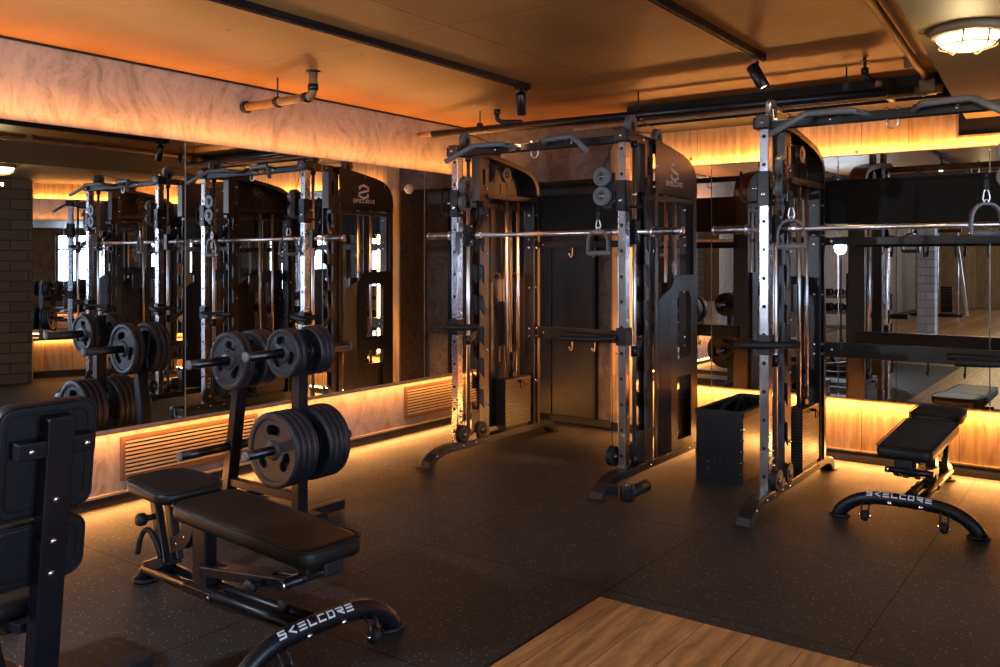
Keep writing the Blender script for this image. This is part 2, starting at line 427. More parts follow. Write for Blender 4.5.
# floor: rubber tiles, with an oak section let in, both 5 cm thick slabs
XL, YB = -4.73, 6.36
mb = MB(); mb.plate([(-4.9,-0.2),(-1.79,-0.2),(-1.79,3.19),(5.1,3.19),(5.1,7.1),(-4.9,7.1)], [], 'z', -.06, 0.)
struct(mb.build('floor', 'floor'))
mb = MB(); mb.plate([(-1.787,-16.2),(-1.787,-16.2+16.0),(-1.787,3.186),(5.1,3.186),(5.1,-16.2)], [], 'z', -.06, .001)
struct(mb.build('floor.001', 'plank'))
mb = MB(); mb.plate([(-4.9,-16.2),(-1.79,-16.2),(-1.79,-.203),(-4.9,-.203)], [], 'z', -.06, .001)
struct(mb.build('floor.002', 'plank'))
mb = MB(); mb.box((-1.789, 1.49, -.002), (.006, 3.41, .008)); mb.box((1.65, 3.189, -.002), (6.9, .006, .008))
struct(mb.build('trim_1', 'black'))
CZ = 2.56
mb = MB(); mb.box((.1, 3.45, CZ+.05), (10, 7.3, .1)); struct(mb.build('ceiling', 'ceiling'))
mb = MB(); mb.box((.1, -8.3, CZ+.04), (10, 16.2, .1)); struct(mb.build('ceiling.002', 'darkceil'))  # rear hall ceiling, its dimness put into the colour
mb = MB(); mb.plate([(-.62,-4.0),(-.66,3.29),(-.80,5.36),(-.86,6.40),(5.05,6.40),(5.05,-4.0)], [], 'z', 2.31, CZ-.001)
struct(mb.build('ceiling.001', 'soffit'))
mb = MB(); mb.box((.875, 6.15, 2.48), (7.95, .40, .158)); struct(mb.build('trim_2', 'panel'))   # beam along the back wall
# left wall
mb = MB(); mb.box((XL-.08, -4.6, 1.28), (.16, 23.4, 2.56)); struct(mb.build('wall_left', 'plaster'))
# panel of plaster the grilles sit in, above a low dark skirting
mb = MB(); mb.box((XL+.022, 3.61, .245), (.044, 5.4, .33), bev=0.); struct(mb.build('trim_3', 'plaster'))
mb = MB(); mb.box((XL+.03, 3.61, .073), (.06, 5.4, .014)); struct(mb.build('trim_4', 'slatwood'))
mb = MB(); mb.box((XL+.012, -4.6, .033), (.024, 23.3, .066)); struct(mb.build('baseboard_left', 'black'))
mb = MB(); mb.box((XL+.006, 3.61, 2.552), (.012, 5.4, .012)); struct(mb.build('trim_5', 'black'))
# alcove with a slate grey door panel, then the back wall
mb = MB(); mb.box((-4.1, 6.80, 1.28), (1.5, .12, 2.56)); struct(mb.build('wall_alcove', 'concrete'))
mb = MB(); mb.box((-4.09, 6.56, 2.33), (1.28, .40, .50)); struct(mb.build('wall_lintel', 'concrete'))
mb = MB(); mb.box((.85, 6.61, 1.28), (8.6, .50, 2.56)); struct(mb.build('wall_back', 'concrete'))
d1 = MB()
for x0, x1 in ((-4.68,-4.26),(-4.25,-3.83)): d1.box(((x0+x1)/2, 6.72, 1.025), (x1-x0, .04, 2.05), bev=.004)
d1 = struct(d1.build('door_1', 'door'))
mb = MB(); mb.box((-4.25, 6.715, 2.065), (.92, .06, .03)); mb.box((-4.715, 6.70, 1.04), (.03,.06,2.08)); mb.box((-3.805, 6.70, 1.04), (.03,.06,2.08))
struct(mb.build('door_frame', 'black', d1))
# oak cladding above and below the back mirror; the cladding also shows beside the mirror's left end
mb = MB(); mb.box((-1.36, YB-.012, 2.245), (4.18, .024, .33)); struct(mb.build('trim_6', 'oak'))
mb = MB(); mb.box((-1.36, YB-.012, .268), (4.18, .024, .366)); struct(mb.build('trim_7', 'oak'))
mb = MB(); mb.box((-3.30, YB-.010, 1.27), (.30, .020, 1.63)); struct(mb.build('trim_8', 'oak'))
mb = MB(); mb.box((-1.36, YB-.020, .080), (4.18, .04, .012)); struct(mb.build('trim_9', 'slatwood'))
mb = MB(); mb.box((-1.36, YB-.010, .037), (4.18, .020, .074)); struct(mb.build('baseboard_back', 'black'))
# black sheet as the shade of a service opening in the cladding at the upper right with an oak edge
mb = MB(); mb.box((-.50, YB-.028, 2.30), (.80, .010, .19)); struct(mb.build('trim_10', 'hole'))
mb = MB(); mb.box((-.906, YB-.030, 2.30), (.014,.028,.21)); mb.box((-.50, YB-.030, 2.198), (.82,.028,.014)); struct(mb.build('trim_11', 'slatwood'))

# mirrors (each sheet a thing of glass on the wall, counted as the wall's own surface)
def mirror_sheet(p0, p1, z0, z1, tilt=0., label=None, k=[0]):
    """p0 -> p1 along the wall; the sheet stands proud of the wall on its battens"""
    p0, p1 = Vector(p0), Vector(p1); c = (p0+p1)/2; d = p1-p0; L = d.length-.004
    a = math.atan2(d.y, d.x)
    mb = MB(); mb.slot = 1; mb.box((0, 0, (z0+z1)/2), (L, .006, z1-z0)); mb.slot = 0
    vs = [mb.b.verts.new(q) for q in ((-L/2+.002,.0032,z0+.002),(L/2-.002,.0032,z0+.002),(L/2-.002,.0032,z1-.002),(-L/2+.002,.0032,z1-.002))]
    mb.b.faces.new(vs).material_index = 0
    o = mb.build('mirror_panel', ['mirror','mirror_edge'])
    o.location = (c.x, c.y, 0); o.rotation_euler = (0, 0, a+tilt)
    if tilt:   # keep the p1 edge where the next sheet starts
        off = Vector((math.cos(a+tilt)*L/2, math.sin(a+tilt)*L/2)); o.location = (p1.x-off.x, p1.y-off.y, 0)
    tag(o, label, 'mirror', 'mirror sheets on the gym walls')
    return o
MZ0, MZ1 = .450, 2.118
ML = [0.95, 2.056, 3.158, 4.262, 5.360, 6.275]
MLAB = ['tall mirror sheet of the left wall outside the picture on the left', 'left wall mirror sheet nearest the camera, showing the dark brick column',
        'left wall mirror sheet behind the plate tree', 'left wall mirror sheet reflecting the machine side cover with mirrored emblem',
        'narrow left wall mirror sheet in the corner behind the first cable machine']
for i in range(5):
    # p0->p1 runs toward -y so that the local +y side (the silvered face) looks into the room
    y0, y1 = ML[i], ML[i+1]
    o = mirror_sheet((-4.62, y1), (-4.62, y0), MZ0, MZ1, 0., MLAB[i])
    if i == 1:
        th = math.radians(TH1) if 'TH1' in globals() else math.radians(-.80)
        o.rotation_euler = (0, 0, -PI/2+th)
        L = (y1-y0)/2; o.location = (-4.62+math.sin(th)*L, y1-L, 0)
MBX = [-3.20, -2.559, -1.638, -.7155, .70]
MLB = ['narrow mirror sheet of the back wall beside the lit oak strip, behind the centre uprights', 'back wall mirror sheet behind the black storage bin',
       'back wall mirror sheet to the left of the right-hand bench', 'back wall mirror sheet at the right edge of the picture']
for i in range(4):
    mirror_sheet((MBX[i+1], 6.28), (MBX[i], 6.28), MZ0, MZ1, 0., MLB[i])
# battens that carry the mirrors and the led strips on them
def batten(p0, p1, off, name='trim_12'):
    p0, p1 = Vector((*p0, 0)), Vector((*p1, 0)); d = (p1-p0).normalized(); n = Vector((-d.y, d.x, 0))*off
    mb = MB()
    for z in (.50, 2.07): mb.seg(p0+n*1+Vector((0,0,z)), p1+n*1+Vector((0,0,z)), .055, .05)
    mb.slot = 1
    for z in (.472, 2.098): mb.seg(p0+n+Vector((0,0,z)), p1+n+Vector((0,0,z)), .012, .004)
    struct(mb.build(name, ['black','led']))
batten((-4.66,.95), (-4.66,6.27), 0.)
batten((-3.18,6.315), (.70,6.315), 0., 'trim_13')
# diagonal wall at the right with the same dressing
dc = Vector(((DP0[0]+DP1[0])/2, (DP0[1]+DP1[1])/2)); dd = Vector((math.cos(DA), math.sin(DA))); dn = Vector((dd.y, -dd.x))*1.0
if dn.dot(Vector((-1,-1))) < 0: dn = -dn
def dbox(name, m, off, z0, z1, th, L=1.56):
    mb = MB(); mb.box((0,0,(z0+z1)/2), (L, th, z1-z0)); o = mb.build(name, m)
    o.location = (dc.x+dn.x*off, dc.y+dn.y*off, 0); o.rotation_euler = (0,0,DA); return struct(o)
dbox('wall_diagonal', 'concrete', -.08, 0, 2.56, .16)
dbox('trim_14', 'oak', .012, 2.08, 2.31, .024); dbox('trim_15', 'oak', .02, .085, .451, .04); dbox('baseboard_diagonal', 'black', .01, 0, .074, .02)
a_, b_ = dc+dn*.08-dd*.66, dc+dn*.08+dd*.75
mirror_sheet((b_.x,b_.y) if True else None, (a_.x,a_.y), MZ0, MZ1, 0., 'mirror sheet on the diagonal wall outside the picture on the right')
mb = MB(); mb.box((0,0,1.28), (.8,.5,2.56)); o = struct(mb.build('wall_pillar', 'brick')); o.location = (1.343,4.537,0); o.rotation_euler = (0,0,.447-PI/2)
# rest of the hall behind the camera
mb = MB(); mb.box((3.35, 5.3, 1.28), (3.4,.16,2.56)); struct(mb.build('wall_right_return', 'wallgrey'))
def wall_with_windows(name, axis, at, a0, a1, wins, th, m):
    """wins: list of (c, w, z0, z1)"""
    outer = [(a0,0),(a1,0),(a1,2.56),(a0,2.56)]
    holes = [[(c-w/2,z0),(c+w/2,z0),(c+w/2,z1),(c-w/2,z1)] for c, w, z0, z1 in wins]
    mb = MB(); mb.plate(outer, holes, axis, at, at+th); struct(mb.build(name, m))
    for k, (c, w, z0, z1) in enumerate(wins):
        fr = MB(); t = .05; mid = at+th/2
        def bx(ca, cz, sa, sz, d=.07):
            if axis == 'x': fr.box((mid, ca, cz), (d, sa, sz))
            else: fr.box((ca, mid, cz), (sa, d, sz))
        bx(c, z0+t/2, w, t); bx(c, z1-t/2, w, t); bx(c-w/2+t/2, (z0+z1)/2, t, z1-z0-2*t); bx(c+w/2-t/2, (z0+z1)/2, t, z1-z0-2*t)
        bx(c, (z0+z1)/2, .04, z1-z0-2*t); bx(c, z0+(z1-z0)*.68, w-2*t, .04, .06)
        f = struct(fr.build('window_%d' % (WN[0]+k), 'black'))
        g = MB()
        if axis == 'x': g.box((mid, c, (z0+z1)/2), (.006, w-2*t, z1-z0-2*t))
        else: g.box((c, mid, (z0+z1)/2), (w-2*t, .006, z1-z0-2*t))
        struct(g.build('window_glass', 'glass', f))
    WN[0] += len(wins)
WN = [1]
wall_with_windows('wall_right', 'x', 5.0, -16.2, 5.3, [(y, 1.7, .75, 2.15) for y in (-5.2,-2.6,0.,2.6)], .16, 'wallgrey')
wall_with_windows('wall_rear', 'y', -16.2, -4.9, 5.1, [(-1.6, 2.0, .9, 2.1), (1.0, 2.0, .9, 2.1)], .16, 'oak')
for (x, y) in ((-2.62, -2.75), (-3.15, -1.6)):
    mb = MB(); mb.box((0,0,1.28), (.25,.25,2.56)); struct(mb.build('wall_pillar', 'white_brick')).location = (x,y,0)

# heater grilles in the left wall
def grille(y0, y1, label):
    t = thing('wall_grille', label, 'grille', (XL+.044, (y0+y1)/2, 0), 0., 'wooden grilles in the low left wall')
    w = (y1-y0)/2; z0, z1 = .135, .388
    f = MB(); f.box((.006,0,z1-.012),(.02,2*w,.024)); f.box((.006,0,z0+.012),(.02,2*w,.024)); f.box((.006,-w+.012,(z0+z1)/2),(.02,.024,z1-z0-.048)); f.box((.006,w-.012,(z0+z1)/2),(.02,.024,z1-z0-.048))
    f.build('frame', 'framewood', t)
    b = MB(); b.box((.0015,0,(z0+z1)/2),(.003,2*w-.05,z1-z0-.05)); b.build('backing', 'hole', t)
    n = 9; zz = (z1-z0-.048)/n
    for k in range(n):
        s = MB(); s.box((.009,0,z0+.024+zz*(k+.5)),(.012,2*w-.048,zz*.50)); s.build('slat', 'slatwood', t)
grille(2.78, 3.74, 'long slatted heater grille low in the left wall behind the near bench')
grille(5.19, 6.18, 'slatted heater grille low in the left wall behind the first cable machine')
mb = MB(); mb.lathe([(0,0),(.05,0),(.05,-.02),(.035,-.045),(0,-.05)], (-3.57, 6.358, 2.09), 'y', 24)
tag(mb.build('wall_sensor', 'curtain'), 'small round white sensor high on the oak strip, seen in the mirror', 'sensor')

# ---------------------------------------------------------------- ceiling services
def pipe_thing(name, mb, m, label, cat='pipe', group=None): return tag(mb.build(name, m), label, cat, group)
mb = MB(); mb.tube([(-4.73,3.68,2.405),(-4.12,3.68,2.405),(-4.085,3.68,2.415),(-4.07,3.68,2.45),(-4.07,3.68,2.56)], .027, 14)
t = thing('ceiling_pipe', 'short brown elbow pipe from the plaster wall up into the ceiling', 'pipe')
o = mb.build('pipe', 'brass', t)
for a, b, r in (((-4.70,3.68,2.405),(-4.727,3.68,2.405),.04),((-4.11,3.68,2.405),(-4.15,3.68,2.405),.033),((-4.07,3.68,2.44),(-4.07,3.68,2.48),.033),((-4.07,3.68,2.55),(-4.07,3.68,2.558),.045)):
    f = MB(); f.cyl(a, b, r); f.build('pipe_fitting', 'black', t)
h = MB(); h.cyl((-4.40,3.68,2.43),(-4.40,3.68,2.558),.005,8); h.lathe([(.030,-.012),(.036,-.012),(.036,.012),(.030,.012),(.030,-.012)], (-4.40,3.68,2.405), 'x', 20); h.build('pipe_hanger', 'black', t)
t = thing('ceiling_pipe', 'long black pipe hung under the ceiling along the back wall', 'pipe')
mb = MB(); mb.tube([(-4.56,5.40,2.415),(-1.15,5.47,2.385)], .030, 16); mb.build('pipe', 'black', t)
for x in (-4.10,-2.75,-1.38):
    h = MB(); h.cyl((x,5.41+(x+4.56)*.02,2.43),(x,5.41+(x+4.56)*.02,2.558),.005,8); h.box((x,5.41+(x+4.56)*.02,2.44),(.03,.04,.05)); h.build('pipe_hanger', 'black', t)
el = MB(); el.tube([(-4.56,5.40,2.42),(-4.60,5.40,2.42),(-4.72,5.40,2.42)], .022, 12); el.build('pipe_end', 'brass', t)
t = thing('branch_pipe', 'short black branch pipe with elbow beside the ceiling hanger at the corner', 'pipe')
mb = MB(); mb.tube([(-3.95,5.44,2.556),(-3.95,5.44,2.49),(-3.94,5.445,2.47),(-3.91,5.455,2.462),(-3.76,5.50,2.452)], .018, 12); mb.build('pipe', 'black', t)
mb = MB(); mb.cyl((-3.95,5.44,2.556),(-3.95,5.44,2.52),.026); mb.build('pipe_fitting', 'black', t)
mb = MB(); mb.tube([(-3.45,5.75,2.40),(-.98,5.75,2.40)], .013, 12)
t = thing('conduit_pipe', 'thin yellowish conduit running along the back wall below the black pipe', 'pipe'); mb.build('pipe', 'slatwood', t)
for x in (-3.0,-1.9,-1.2):
    b = MB(); b.box((x,5.80,2.402),(.03,.11,.03)); b.build('bracket', 'brass', t)
t = thing('conduit_pipe', 'slanting brown conduit on the ceiling beside the lowered soffit', 'pipe')
mb = MB(); mb.tube([(-.80,1.5,2.52),(-.885,3.6,2.52),(-1.01,6.05,2.50)], .020, 12); mb.build('pipe', 'brass', t)
for y in (2.4,3.9,5.5):
    b = MB(); b.box((-.83-.05*(y-1.5),y,2.54),(.07,.03,.04)); b.build('bracket', 'brass', t)
b = MB(); b.box((-.99,5.80,2.445),(.09,.07,.09),bev=.006); b.cyl((-1.06,5.80,2.43),(-.91,5.80,2.43),.028); b.build('joint_box', 'brass', t)
t = thing('sprinkler_head', 'small black sprinkler on the ceiling above the long pipe', 'sprinkler')
mb = MB(); mb.cyl((-1.23,5.28,2.558),(-1.23,5.28,2.49),.010,10); mb.cyl((-1.23,5.28,2.50),(-1.23,5.28,2.46),.022,12); mb.tube([(-1.23,5.28,2.47),(-1.215,5.29,2.44),(-1.18,5.31,2.425)],.016,10); mb.build('body', 'black', t)
mb = MB(); mb.lathe([(0,0),(.028,0),(.028,.004),(0,.004)], (-1.23,5.28,2.535), 'z', 14); mb.build('collar', 'brass', t); mb = MB(); mb.lathe([(0,0),(.022,.0),(.018,-.03),(0,-.03)], (-1.165,5.315,2.425), 'z', 12); mb.build('deflector', 'brass', t)

def track(x, y0, y1, label):
    t = thing('lighting_track', label, 'track', (0,0,0), 0., 'black lighting tracks on the ceiling')
    mb = MB(); mb.box((x,(y0+y1)/2,CZ-.017),(.036,y1-y0,.034)); mb.build('rail', 'black', t)
    mb = MB(); mb.box((x,y1+.012,CZ-.018),(.042,.024,.038)); mb.box((x,y0-.012,CZ-.018),(.042,.024,.038)); mb.build('end_cap', 'rubber', t)
    mb = MB(); mb.box((x-.010,(y0+y1)/2,CZ-.036),(.006,y1-y0,.004)); mb.box((x+.010,(y0+y1)/2,CZ-.036),(.006,y1-y0,.004)); mb.build('rail_lip', 'black', t)
track(-3.22, -1.0, 4.76, 'black lighting track on the ceiling running over the left half of the room')
track(-1.68, -1.0, 4.84, 'black lighting track on the ceiling ending above the right-hand machine')
def spotlight(x, y, aim, label, power, color=WARM, lens='lens', size=55):
    t = thing('track_spotlight', label, 'spotlight', (x,y,CZ-.036), 0., 'black cylinder spotlights on the ceiling tracks')
    mb = MB(); mb.box((0,0,-.008),(.034,.10,.018)); mb.build('adapter', 'black', t)
    mb = MB(); mb.cyl((0,0,-.012),(0,0,-.075),.008,10); mb.box((0,0,-.082),(.026,.026,.026)); mb.build('stem', 'black', t)
    d = (Vector(aim)-Vector((x,y,CZ-.13))).normalized()
    R = d.to_track_quat('-Z','Y').to_matrix().to_4x4(); T = Matrix.Translation((0,0,-.10))
    mb = MB(); mb.lathe([(0,.07),(.026,.07),(.034,.062),(.034,-.075),(.031,-.078),(.029,-.070),(.029,-.060),(0,-.060)], (0,0,0), 'z', 28); mb.xf(T@R); mb.build('lamp_head', 'black', t)
    mb = MB(); mb.lathe([(0,-.0615),(.027,-.0615),(.022,-.068),(0,-.070)], (0,0,0), 'z', 20); mb.xf(T@R); mb.build('lens', lens, t)
    l = bpy.data.lights.new('spot_light','SPOT'); l.energy = power; l.color = color; l.spot_size = math.radians(size); l.spot_blend = .6; l.shadow_soft_size = .03
    lo = bpy.data.objects.new('spot_light', l); COL.objects.link(lo); lo.location = Vector((x,y,CZ-.136))+d*.085
    lo.rotation_euler = d.to_track_quat('-Z','Y').to_euler()
spotlight(-3.22, 4.70, (-3.85,5.95,0.), 'black track spotlight at the end of the left ceiling track', 420, (1.,.42,.12), 'lens', 50)
spotlight(-1.68, 4.78, (-.45,5.0,0.), 'black track spotlight with bright lens at the end of the right ceiling track', 25)
spotlight(-3.22, 1.0, (-3.4,4.0,.3), 'added fill spotlight on the left ceiling track outside the picture', 12, (.9,.93,1.))  # unseen head added for cool light from the front
spotlight(-1.68, 1.9, (-1.7,4.7,1.0), 'added fill spotlight on the right ceiling track outside the picture', 45, (.85,.91,1.), 'lens', 34)  # added out of view to light the front of the right machine

spotlight(-3.22, 1.65, (-4.73,3.3,2.1), 'added fill spotlight turned to the left wall, nearer end of the left track', 16, (1.,.80,.66), 'lens', 90)  # added out of view to wash the plaster with neutral light
spotlight(-3.22, .4, (-4.73,1.6,2.1), 'added fill spotlight turned to the left wall, behind the camera', 12, (1.,.80,.66), 'lens', 90)  # second unseen plaster wash, added for its light

def bulkhead(x, y, z, label, power, tilt=0.):
    t = thing('bulkhead_lamp', label, 'lamp', (x,y,z), .4, 'round caged bulkhead lamps')
    r = .132
    mb = MB(); mb.lathe([(0,0),(r,0),(r+.004,-.012),(r,-.030),(r-.018,-.036),(r-.02,-.02),(0,-.02)], (0,0,0), 'z', 48); mb.build('ring', 'cream', t)
    mb = MB(); mb.lathe([(r-.020,-.022),(r-.022,-.045),(r-.040,-.068),(r-.07,-.082),(.03,-.090),(0,-.091)], (0,0,0), 'z', 48); mb.build('glass_dome', 'lampglass', t)
    mb = MB()
    for a in (-.045, .045):
        pts = []
        for k in range(-8, 9):
            u = k/8; yy = u*math.sqrt((r-.010)**2-a*a); zz = -.028-.068*math.sqrt(max(0,1-abs(u)**2.6)); pts.append((a,yy,zz))
        mb.tube(pts, .0035, 6)
    ring = [(math.cos(q)*(r-.028), math.sin(q)*(r-.028), -.072) for q in (2*PI*k/40 for k in range(40))]
    mb.loop(ring, .003, 6)
    mb.build('wire_guard', 'brass', t)
    l = bpy.data.lights.new('lamp_light','POINT'); l.energy = power; l.color = (1.,.74,.36); l.shadow_soft_size = .012
    lo = bpy.data.objects.new('lamp_light', l); COL.objects.link(lo); lo.location = (x,y,z-.19)
bulkhead(-.514, 3.846, 2.31, 'round caged bulkhead lamp glowing on the soffit at the upper right', 7)
bulkhead(-2.2, -6.0, 2.56, 'added caged fill lamp on the hall ceiling near the far end, behind the camera', 60)  # invented lamp, added because the hall needs light
bulkhead(-2.2, -11.0, 2.56, 'added caged fill lamp on the hall ceiling in the middle, behind the camera', 60)  # another lamp added only to light the hall

# ---------------------------------------------------------------- cable and smith machine
def oval_y(mb_list, *a): pass
def pulley(name, parent, c, axis, r=.052, w=.03, facem='disc', hub='steel'):
    mb = MB(); h = w/2
    prof = [(0,-h),(r*.28,-h),(r*.28,-h*.86),(r*.62,-h*.80),(r*.94,-h*.95),(r,-h*.9),(r,-h*.5),(r*.86,0),(r,h*.5),(r,h*.9),(r*.94,h*.95),(r*.62,h*.80),(r*.28,h*.86),(r*.28,h),(0,h)]
    mb.lathe(prof, c, axis, 28); o = mb.build(name, facem, parent)
    b = MB(); ax = {'x': Vector((1,0,0)), 'y': Vector((0,1,0))}[axis]; cc = Vector(c)
    b.lathe([(0,-h-.006),(r*.2,-h-.006),(r*.2,h+.006),(0,h+.006)], c, axis, 12); b.build('hub', hub, o)
    return o
COVER_TOP = [(.315,1.825),(.315,2.176),(.43,2.162),(.54,2.146),(.66,2.128),(.76,2.110),(.83,2.090),(.89,2.062),(.935,2.022),(.962,1.97),(.972,1.91),(.975,1.825)]
def machine(loc, label, hooks, swivel, landmine_right):
    T = thing('cable_machine', label, 'gym machine', loc, 0., 'cable and smith machines against the back wall')
    for s in (-1, 1):
        X = s*.655; o_ = s       # outward sign
        sw = swivel[0 if s < 0 else 1]
        # base foot: long arched beam
        prof = [(-.36,0),(-.30,0),(-.262,.040),(-.20,.062),(-.12,.070),(1.06,.070),(1.13,.058),(1.17,.035),(1.20,0),(1.26,0),(1.25,.045),(1.20,.088),(1.12,.112),(1.04,.118),(-.10,.118),(-.20,.112),(-.28,.085),(-.335,.045)]
        mb = MB(); mb.plate(prof, [], 'x', X-.042, X+.042); f = mb.build('base_foot', 'cover', T, .006)
        mb = MB(); mb.box((X,-.345,.004),(.10,.07,.008),bev=.002); mb.build('foot_pad', 'rubber', f); mb = MB(); mb.box((X,1.235,.004),(.10,.07,.008),bev=.002); mb.build('foot_pad', 'rubber', f)
        mb = MB()
        for yy in (-.27,-.10,.02,.16): mb.bolt((X-o_*.042,yy,.095 if yy>-.2 else .075), 'x' if o_ < 0 else '-x')
        for yy in (.28,.88): mb.bolt((X-o_*.042,yy,.095), 'x' if o_ < 0 else '-x'); mb.bolt((X+o_*.042,yy,.095), '-x' if o_ < 0 else 'x')
        mb.build('bolt', 'bolt', f)
        # front upright; flat black discs stand for the shade in its drilled holes
        mb = MB(); mb.box((X,0,1.125),(.052,.060,2.014),bev=.004); mb.slot = 1
        z = .20
        while z < 2.1:
            mb.lathe([(0,-.0306),(.0105,-.0306)], (X,0,z), 'y', 14); z += .157
        z = .15
        while z < 2.1:
            for q in (-1,1): mb.lathe([(0,q*.0266),(.0055,q*.0266)], (X,0,z), 'x', 10)
            z += .0785
        mb.build('upright', ['galv','hole'], T)
        # smith guide rod
        mb = MB(); mb.cyl((X+.02,.10,.13),(X+.02,.10,2.14),.0135,16); g = mb.build('guide_rod', 'chrome', T)
        mb = MB(); mb.cyl((X+.02,.10,.118),(X+.02,.10,.20),.021,16); mb.build('rod_collar', 'black', g); mb = MB(); mb.cyl((X+.02,.10,2.10),(X+.02,.10,2.14),.022,16); mb.build('rod_collar', 'black', g)
        # rack post: two notched plates joined by a web
        notch = [(.215,.12)]
        z = .36
        while z < 1.75:
            notch += [(.215,z+.010),(.235,z-.012),(.268,z-.040),(.268,z+.085),(.258,z+.105),(.215,z+.112)]
            z += .225
        notch += [(.215,2.14),(.325,2.14),(.325,.12)]
        slot = [(.265+.016*math.cos(a), 2.0+(.045 if math.sin(a)>0 else -.045)+.016*math.sin(a)) for a in (2*PI*k/16+.1 for k in range(16))]
        mb = MB()
        for q in (-1,1): mb.plate(notch, [slot], 'x', X+q*.034-.003, X+q*.034+.003)
        mb.box((X,.325,1.13),(.074,.006,2.02)); mb.box((X,.218,1.98),(.062,.005,.30)); mb.box((X,.218,.22),(.062,.005,.20))
        rp = mb.build('rack_post', 'brown', T)
        mb = MB(); mb.box((X+o_*.012,.300,1.0),(.040,.020,1.75)); mb.build('post_core', 'slate', rp)
        mb = MB()
        for zz in (.35,.75,1.05,1.45,1.72,1.92,2.07):
            mb.bolt((X-o_*.037,.30,zz), 'x' if o_ < 0 else '-x', .010,.010)
        mb.build('bolt', 'bolt', rp)
        # rear post
        mb = MB(); mb.box((X,.935,1.0),(.085,.055,1.77),bev=.004); rr = mb.build('rear_post', 'black', T)
        mb = MB()
        for zz in (.45,.80,.86,1.18,1.50,1.56,1.75): mb.bolt((X-o_*.0425,.935,zz), 'x' if o_ < 0 else '-x', .011,.008); mb.bolt((X,.9075,zz), '-y', .011,.008)
        mb.build('bolt', 'bolt', rr)
        # top beam from the upright back to the cover, and the curved band on the cover
        mb = MB(); mb.box((X,.12,2.157),(.070,.30,.052),bev=.004); mb.box((X,-.005,2.165),(.075,.10,.075),bev=.006); tb = mb.build('top_beam', 'brown', T)
        mb = MB(); mb.bolt((X-o_*.035,.06,2.157),'x' if o_<0 else '-x'); mb.bolt((X-o_*.035,.20,2.157),'x' if o_<0 else '-x'); mb.bolt((X+o_*.035,.06,2.157),'x' if o_>0 else '-x'); mb.bolt((X+o_*.035,.20,2.157),'x' if o_>0 else '-x'); mb.build('bolt','bolt',tb)
        curve = COVER_TOP[1:]
        band = [(.02,2.185),(.315,2.176)]+curve[1:]+[(.976,.12)]
        mb = MB()
        for (ya,za),(yb,zb) in zip(band, band[1:]):
            vs = [mb.b.verts.new(p) for p in ((X-.055,ya,za),(X+.055,ya,za),(X+.055,yb,zb),(X-.055,yb,zb))]
            vt = [mb.b.verts.new(p) for p in ((X-.055,ya-.004,za-.006),(X+.055,ya-.004,za-.006),(X+.055,yb-.006,zb-.004),(X-.055,yb-.006,zb-.004))]
            mb.b.faces.new(vs); mb.b.faces.new(vt[::-1])
            for k in range(4): mb.b.faces.new((vs[k],vs[(k+1)%4],vt[(k+1)%4],vt[k]))
        bmesh.ops.remove_doubles(mb.b, verts=mb.b.verts, dist=.0004)
        mb.build('curved_band', 'brown', T)
        off = []
        for i, p in enumerate(band):
            a = Vector(band[max(i-1,0)]); b = Vector(band[min(i+1,len(band)-1)]); d = (b-a).normalized(); off.append((p[0]+d.y*.036, p[1]-d.x*.036))
        XI = X-o_*.057; a_, b_ = sorted((XI, XI+o_*.005))
        mb = MB(); mb.plate(band+off[::-1], [], 'x', a_, b_); mb.build('curved_flange', 'brown', T)
        mb = MB(); mb.box((X-o_*.05,.62,1.865),(.012,.66,.035),bev=.002); fb = mb.build('inner_rail', 'brown', T)
        # outer cover: logo plate, frame strips and lower windowed plate
        XO = X+o_*.058
        a_, b_ = sorted((XO, XO+o_*.005))
        mb = MB(); mb.plate(COVER_TOP, [], 'x', a_, b_); cv = mb.build('logo_cover', 'cover', T, .0015)
        mb = MB(); XF = XO+o_*.0052
        # text must read left to right seen from outside: for s=+1 seen from +x, left is -y side... (u to the right is +y); for s=-1 seen from -x, right is -y
        dr = 1 if s > 0 else -1
        pl = lambda x, y, h: (XF+o_*h, .60+dr*x, 1.905+y)
        word(mb, 'SKELCORE', pl, .026, .033, .027, .0062, .001)
        pe = lambda x, y, h: (XF+o_*h, .60+dr*x, 1.985+y)
        stroke(mb, [(x*.125, y*.066) for x, y in EMBLEM], .0185, pe, .001)
        mb.build('emblem', 'silver', cv)
        mb = MB()
        for yy, zz in ((.33,1.86),(.33,2.15),(.955,1.85),(.62,2.115),(.33,2.0),(.86,2.05)): mb.bolt((XO+o_*.005,yy,zz), 'x' if o_>0 else '-x', .007,.004)
        mb.build('bolt', 'bolt', cv)
        mb = MB(); mb.box((XO-o_*.003,.335,.98),(.010,.045,1.70)); mb.box((XO-o_*.003,.945,.98),(.010,.045,1.70)); mb.box((X+o_*.03,.60,1.80),(.05,.74,.03)); mb.build('side_frame', 'brown', T, .002)
        XW = XO+o_*.022
        lo = [(.50,.14),(.93,.14),(.93,1.30),(.58,1.30),(.50,1.22)]
        w1 = [(.60,.74),(.82,.74),(.82,1.14),(.78,1.19),(.64,1.19),(.60,1.14)]
        w2 = [(.60,.20),(.82,.20),(.82,.62),(.60,.62)]
        a2, b2 = sorted((XW, XW+o_*.004))
        mb = MB(); mb.plate(lo, [w1,w2], 'x', a2, b2)
        # bevelled front side back to the frame
        vs = [mb.b.verts.new(p) for p in ((XW,.50,.14),(XW,.50,1.22),(XO,.36,1.14),(XO,.36,.14))]
        vt = [mb.b.verts.new((p.co.x+o_*.004,p.co.y-.002,p.co.z)) for p in vs]
        mb.b.faces.new(vs); mb.b.faces.new(vt[::-1])
        for k in range(4): mb.b.faces.new((vs[k],vs[(k+1)%4],vt[(k+1)%4],vt[k]))
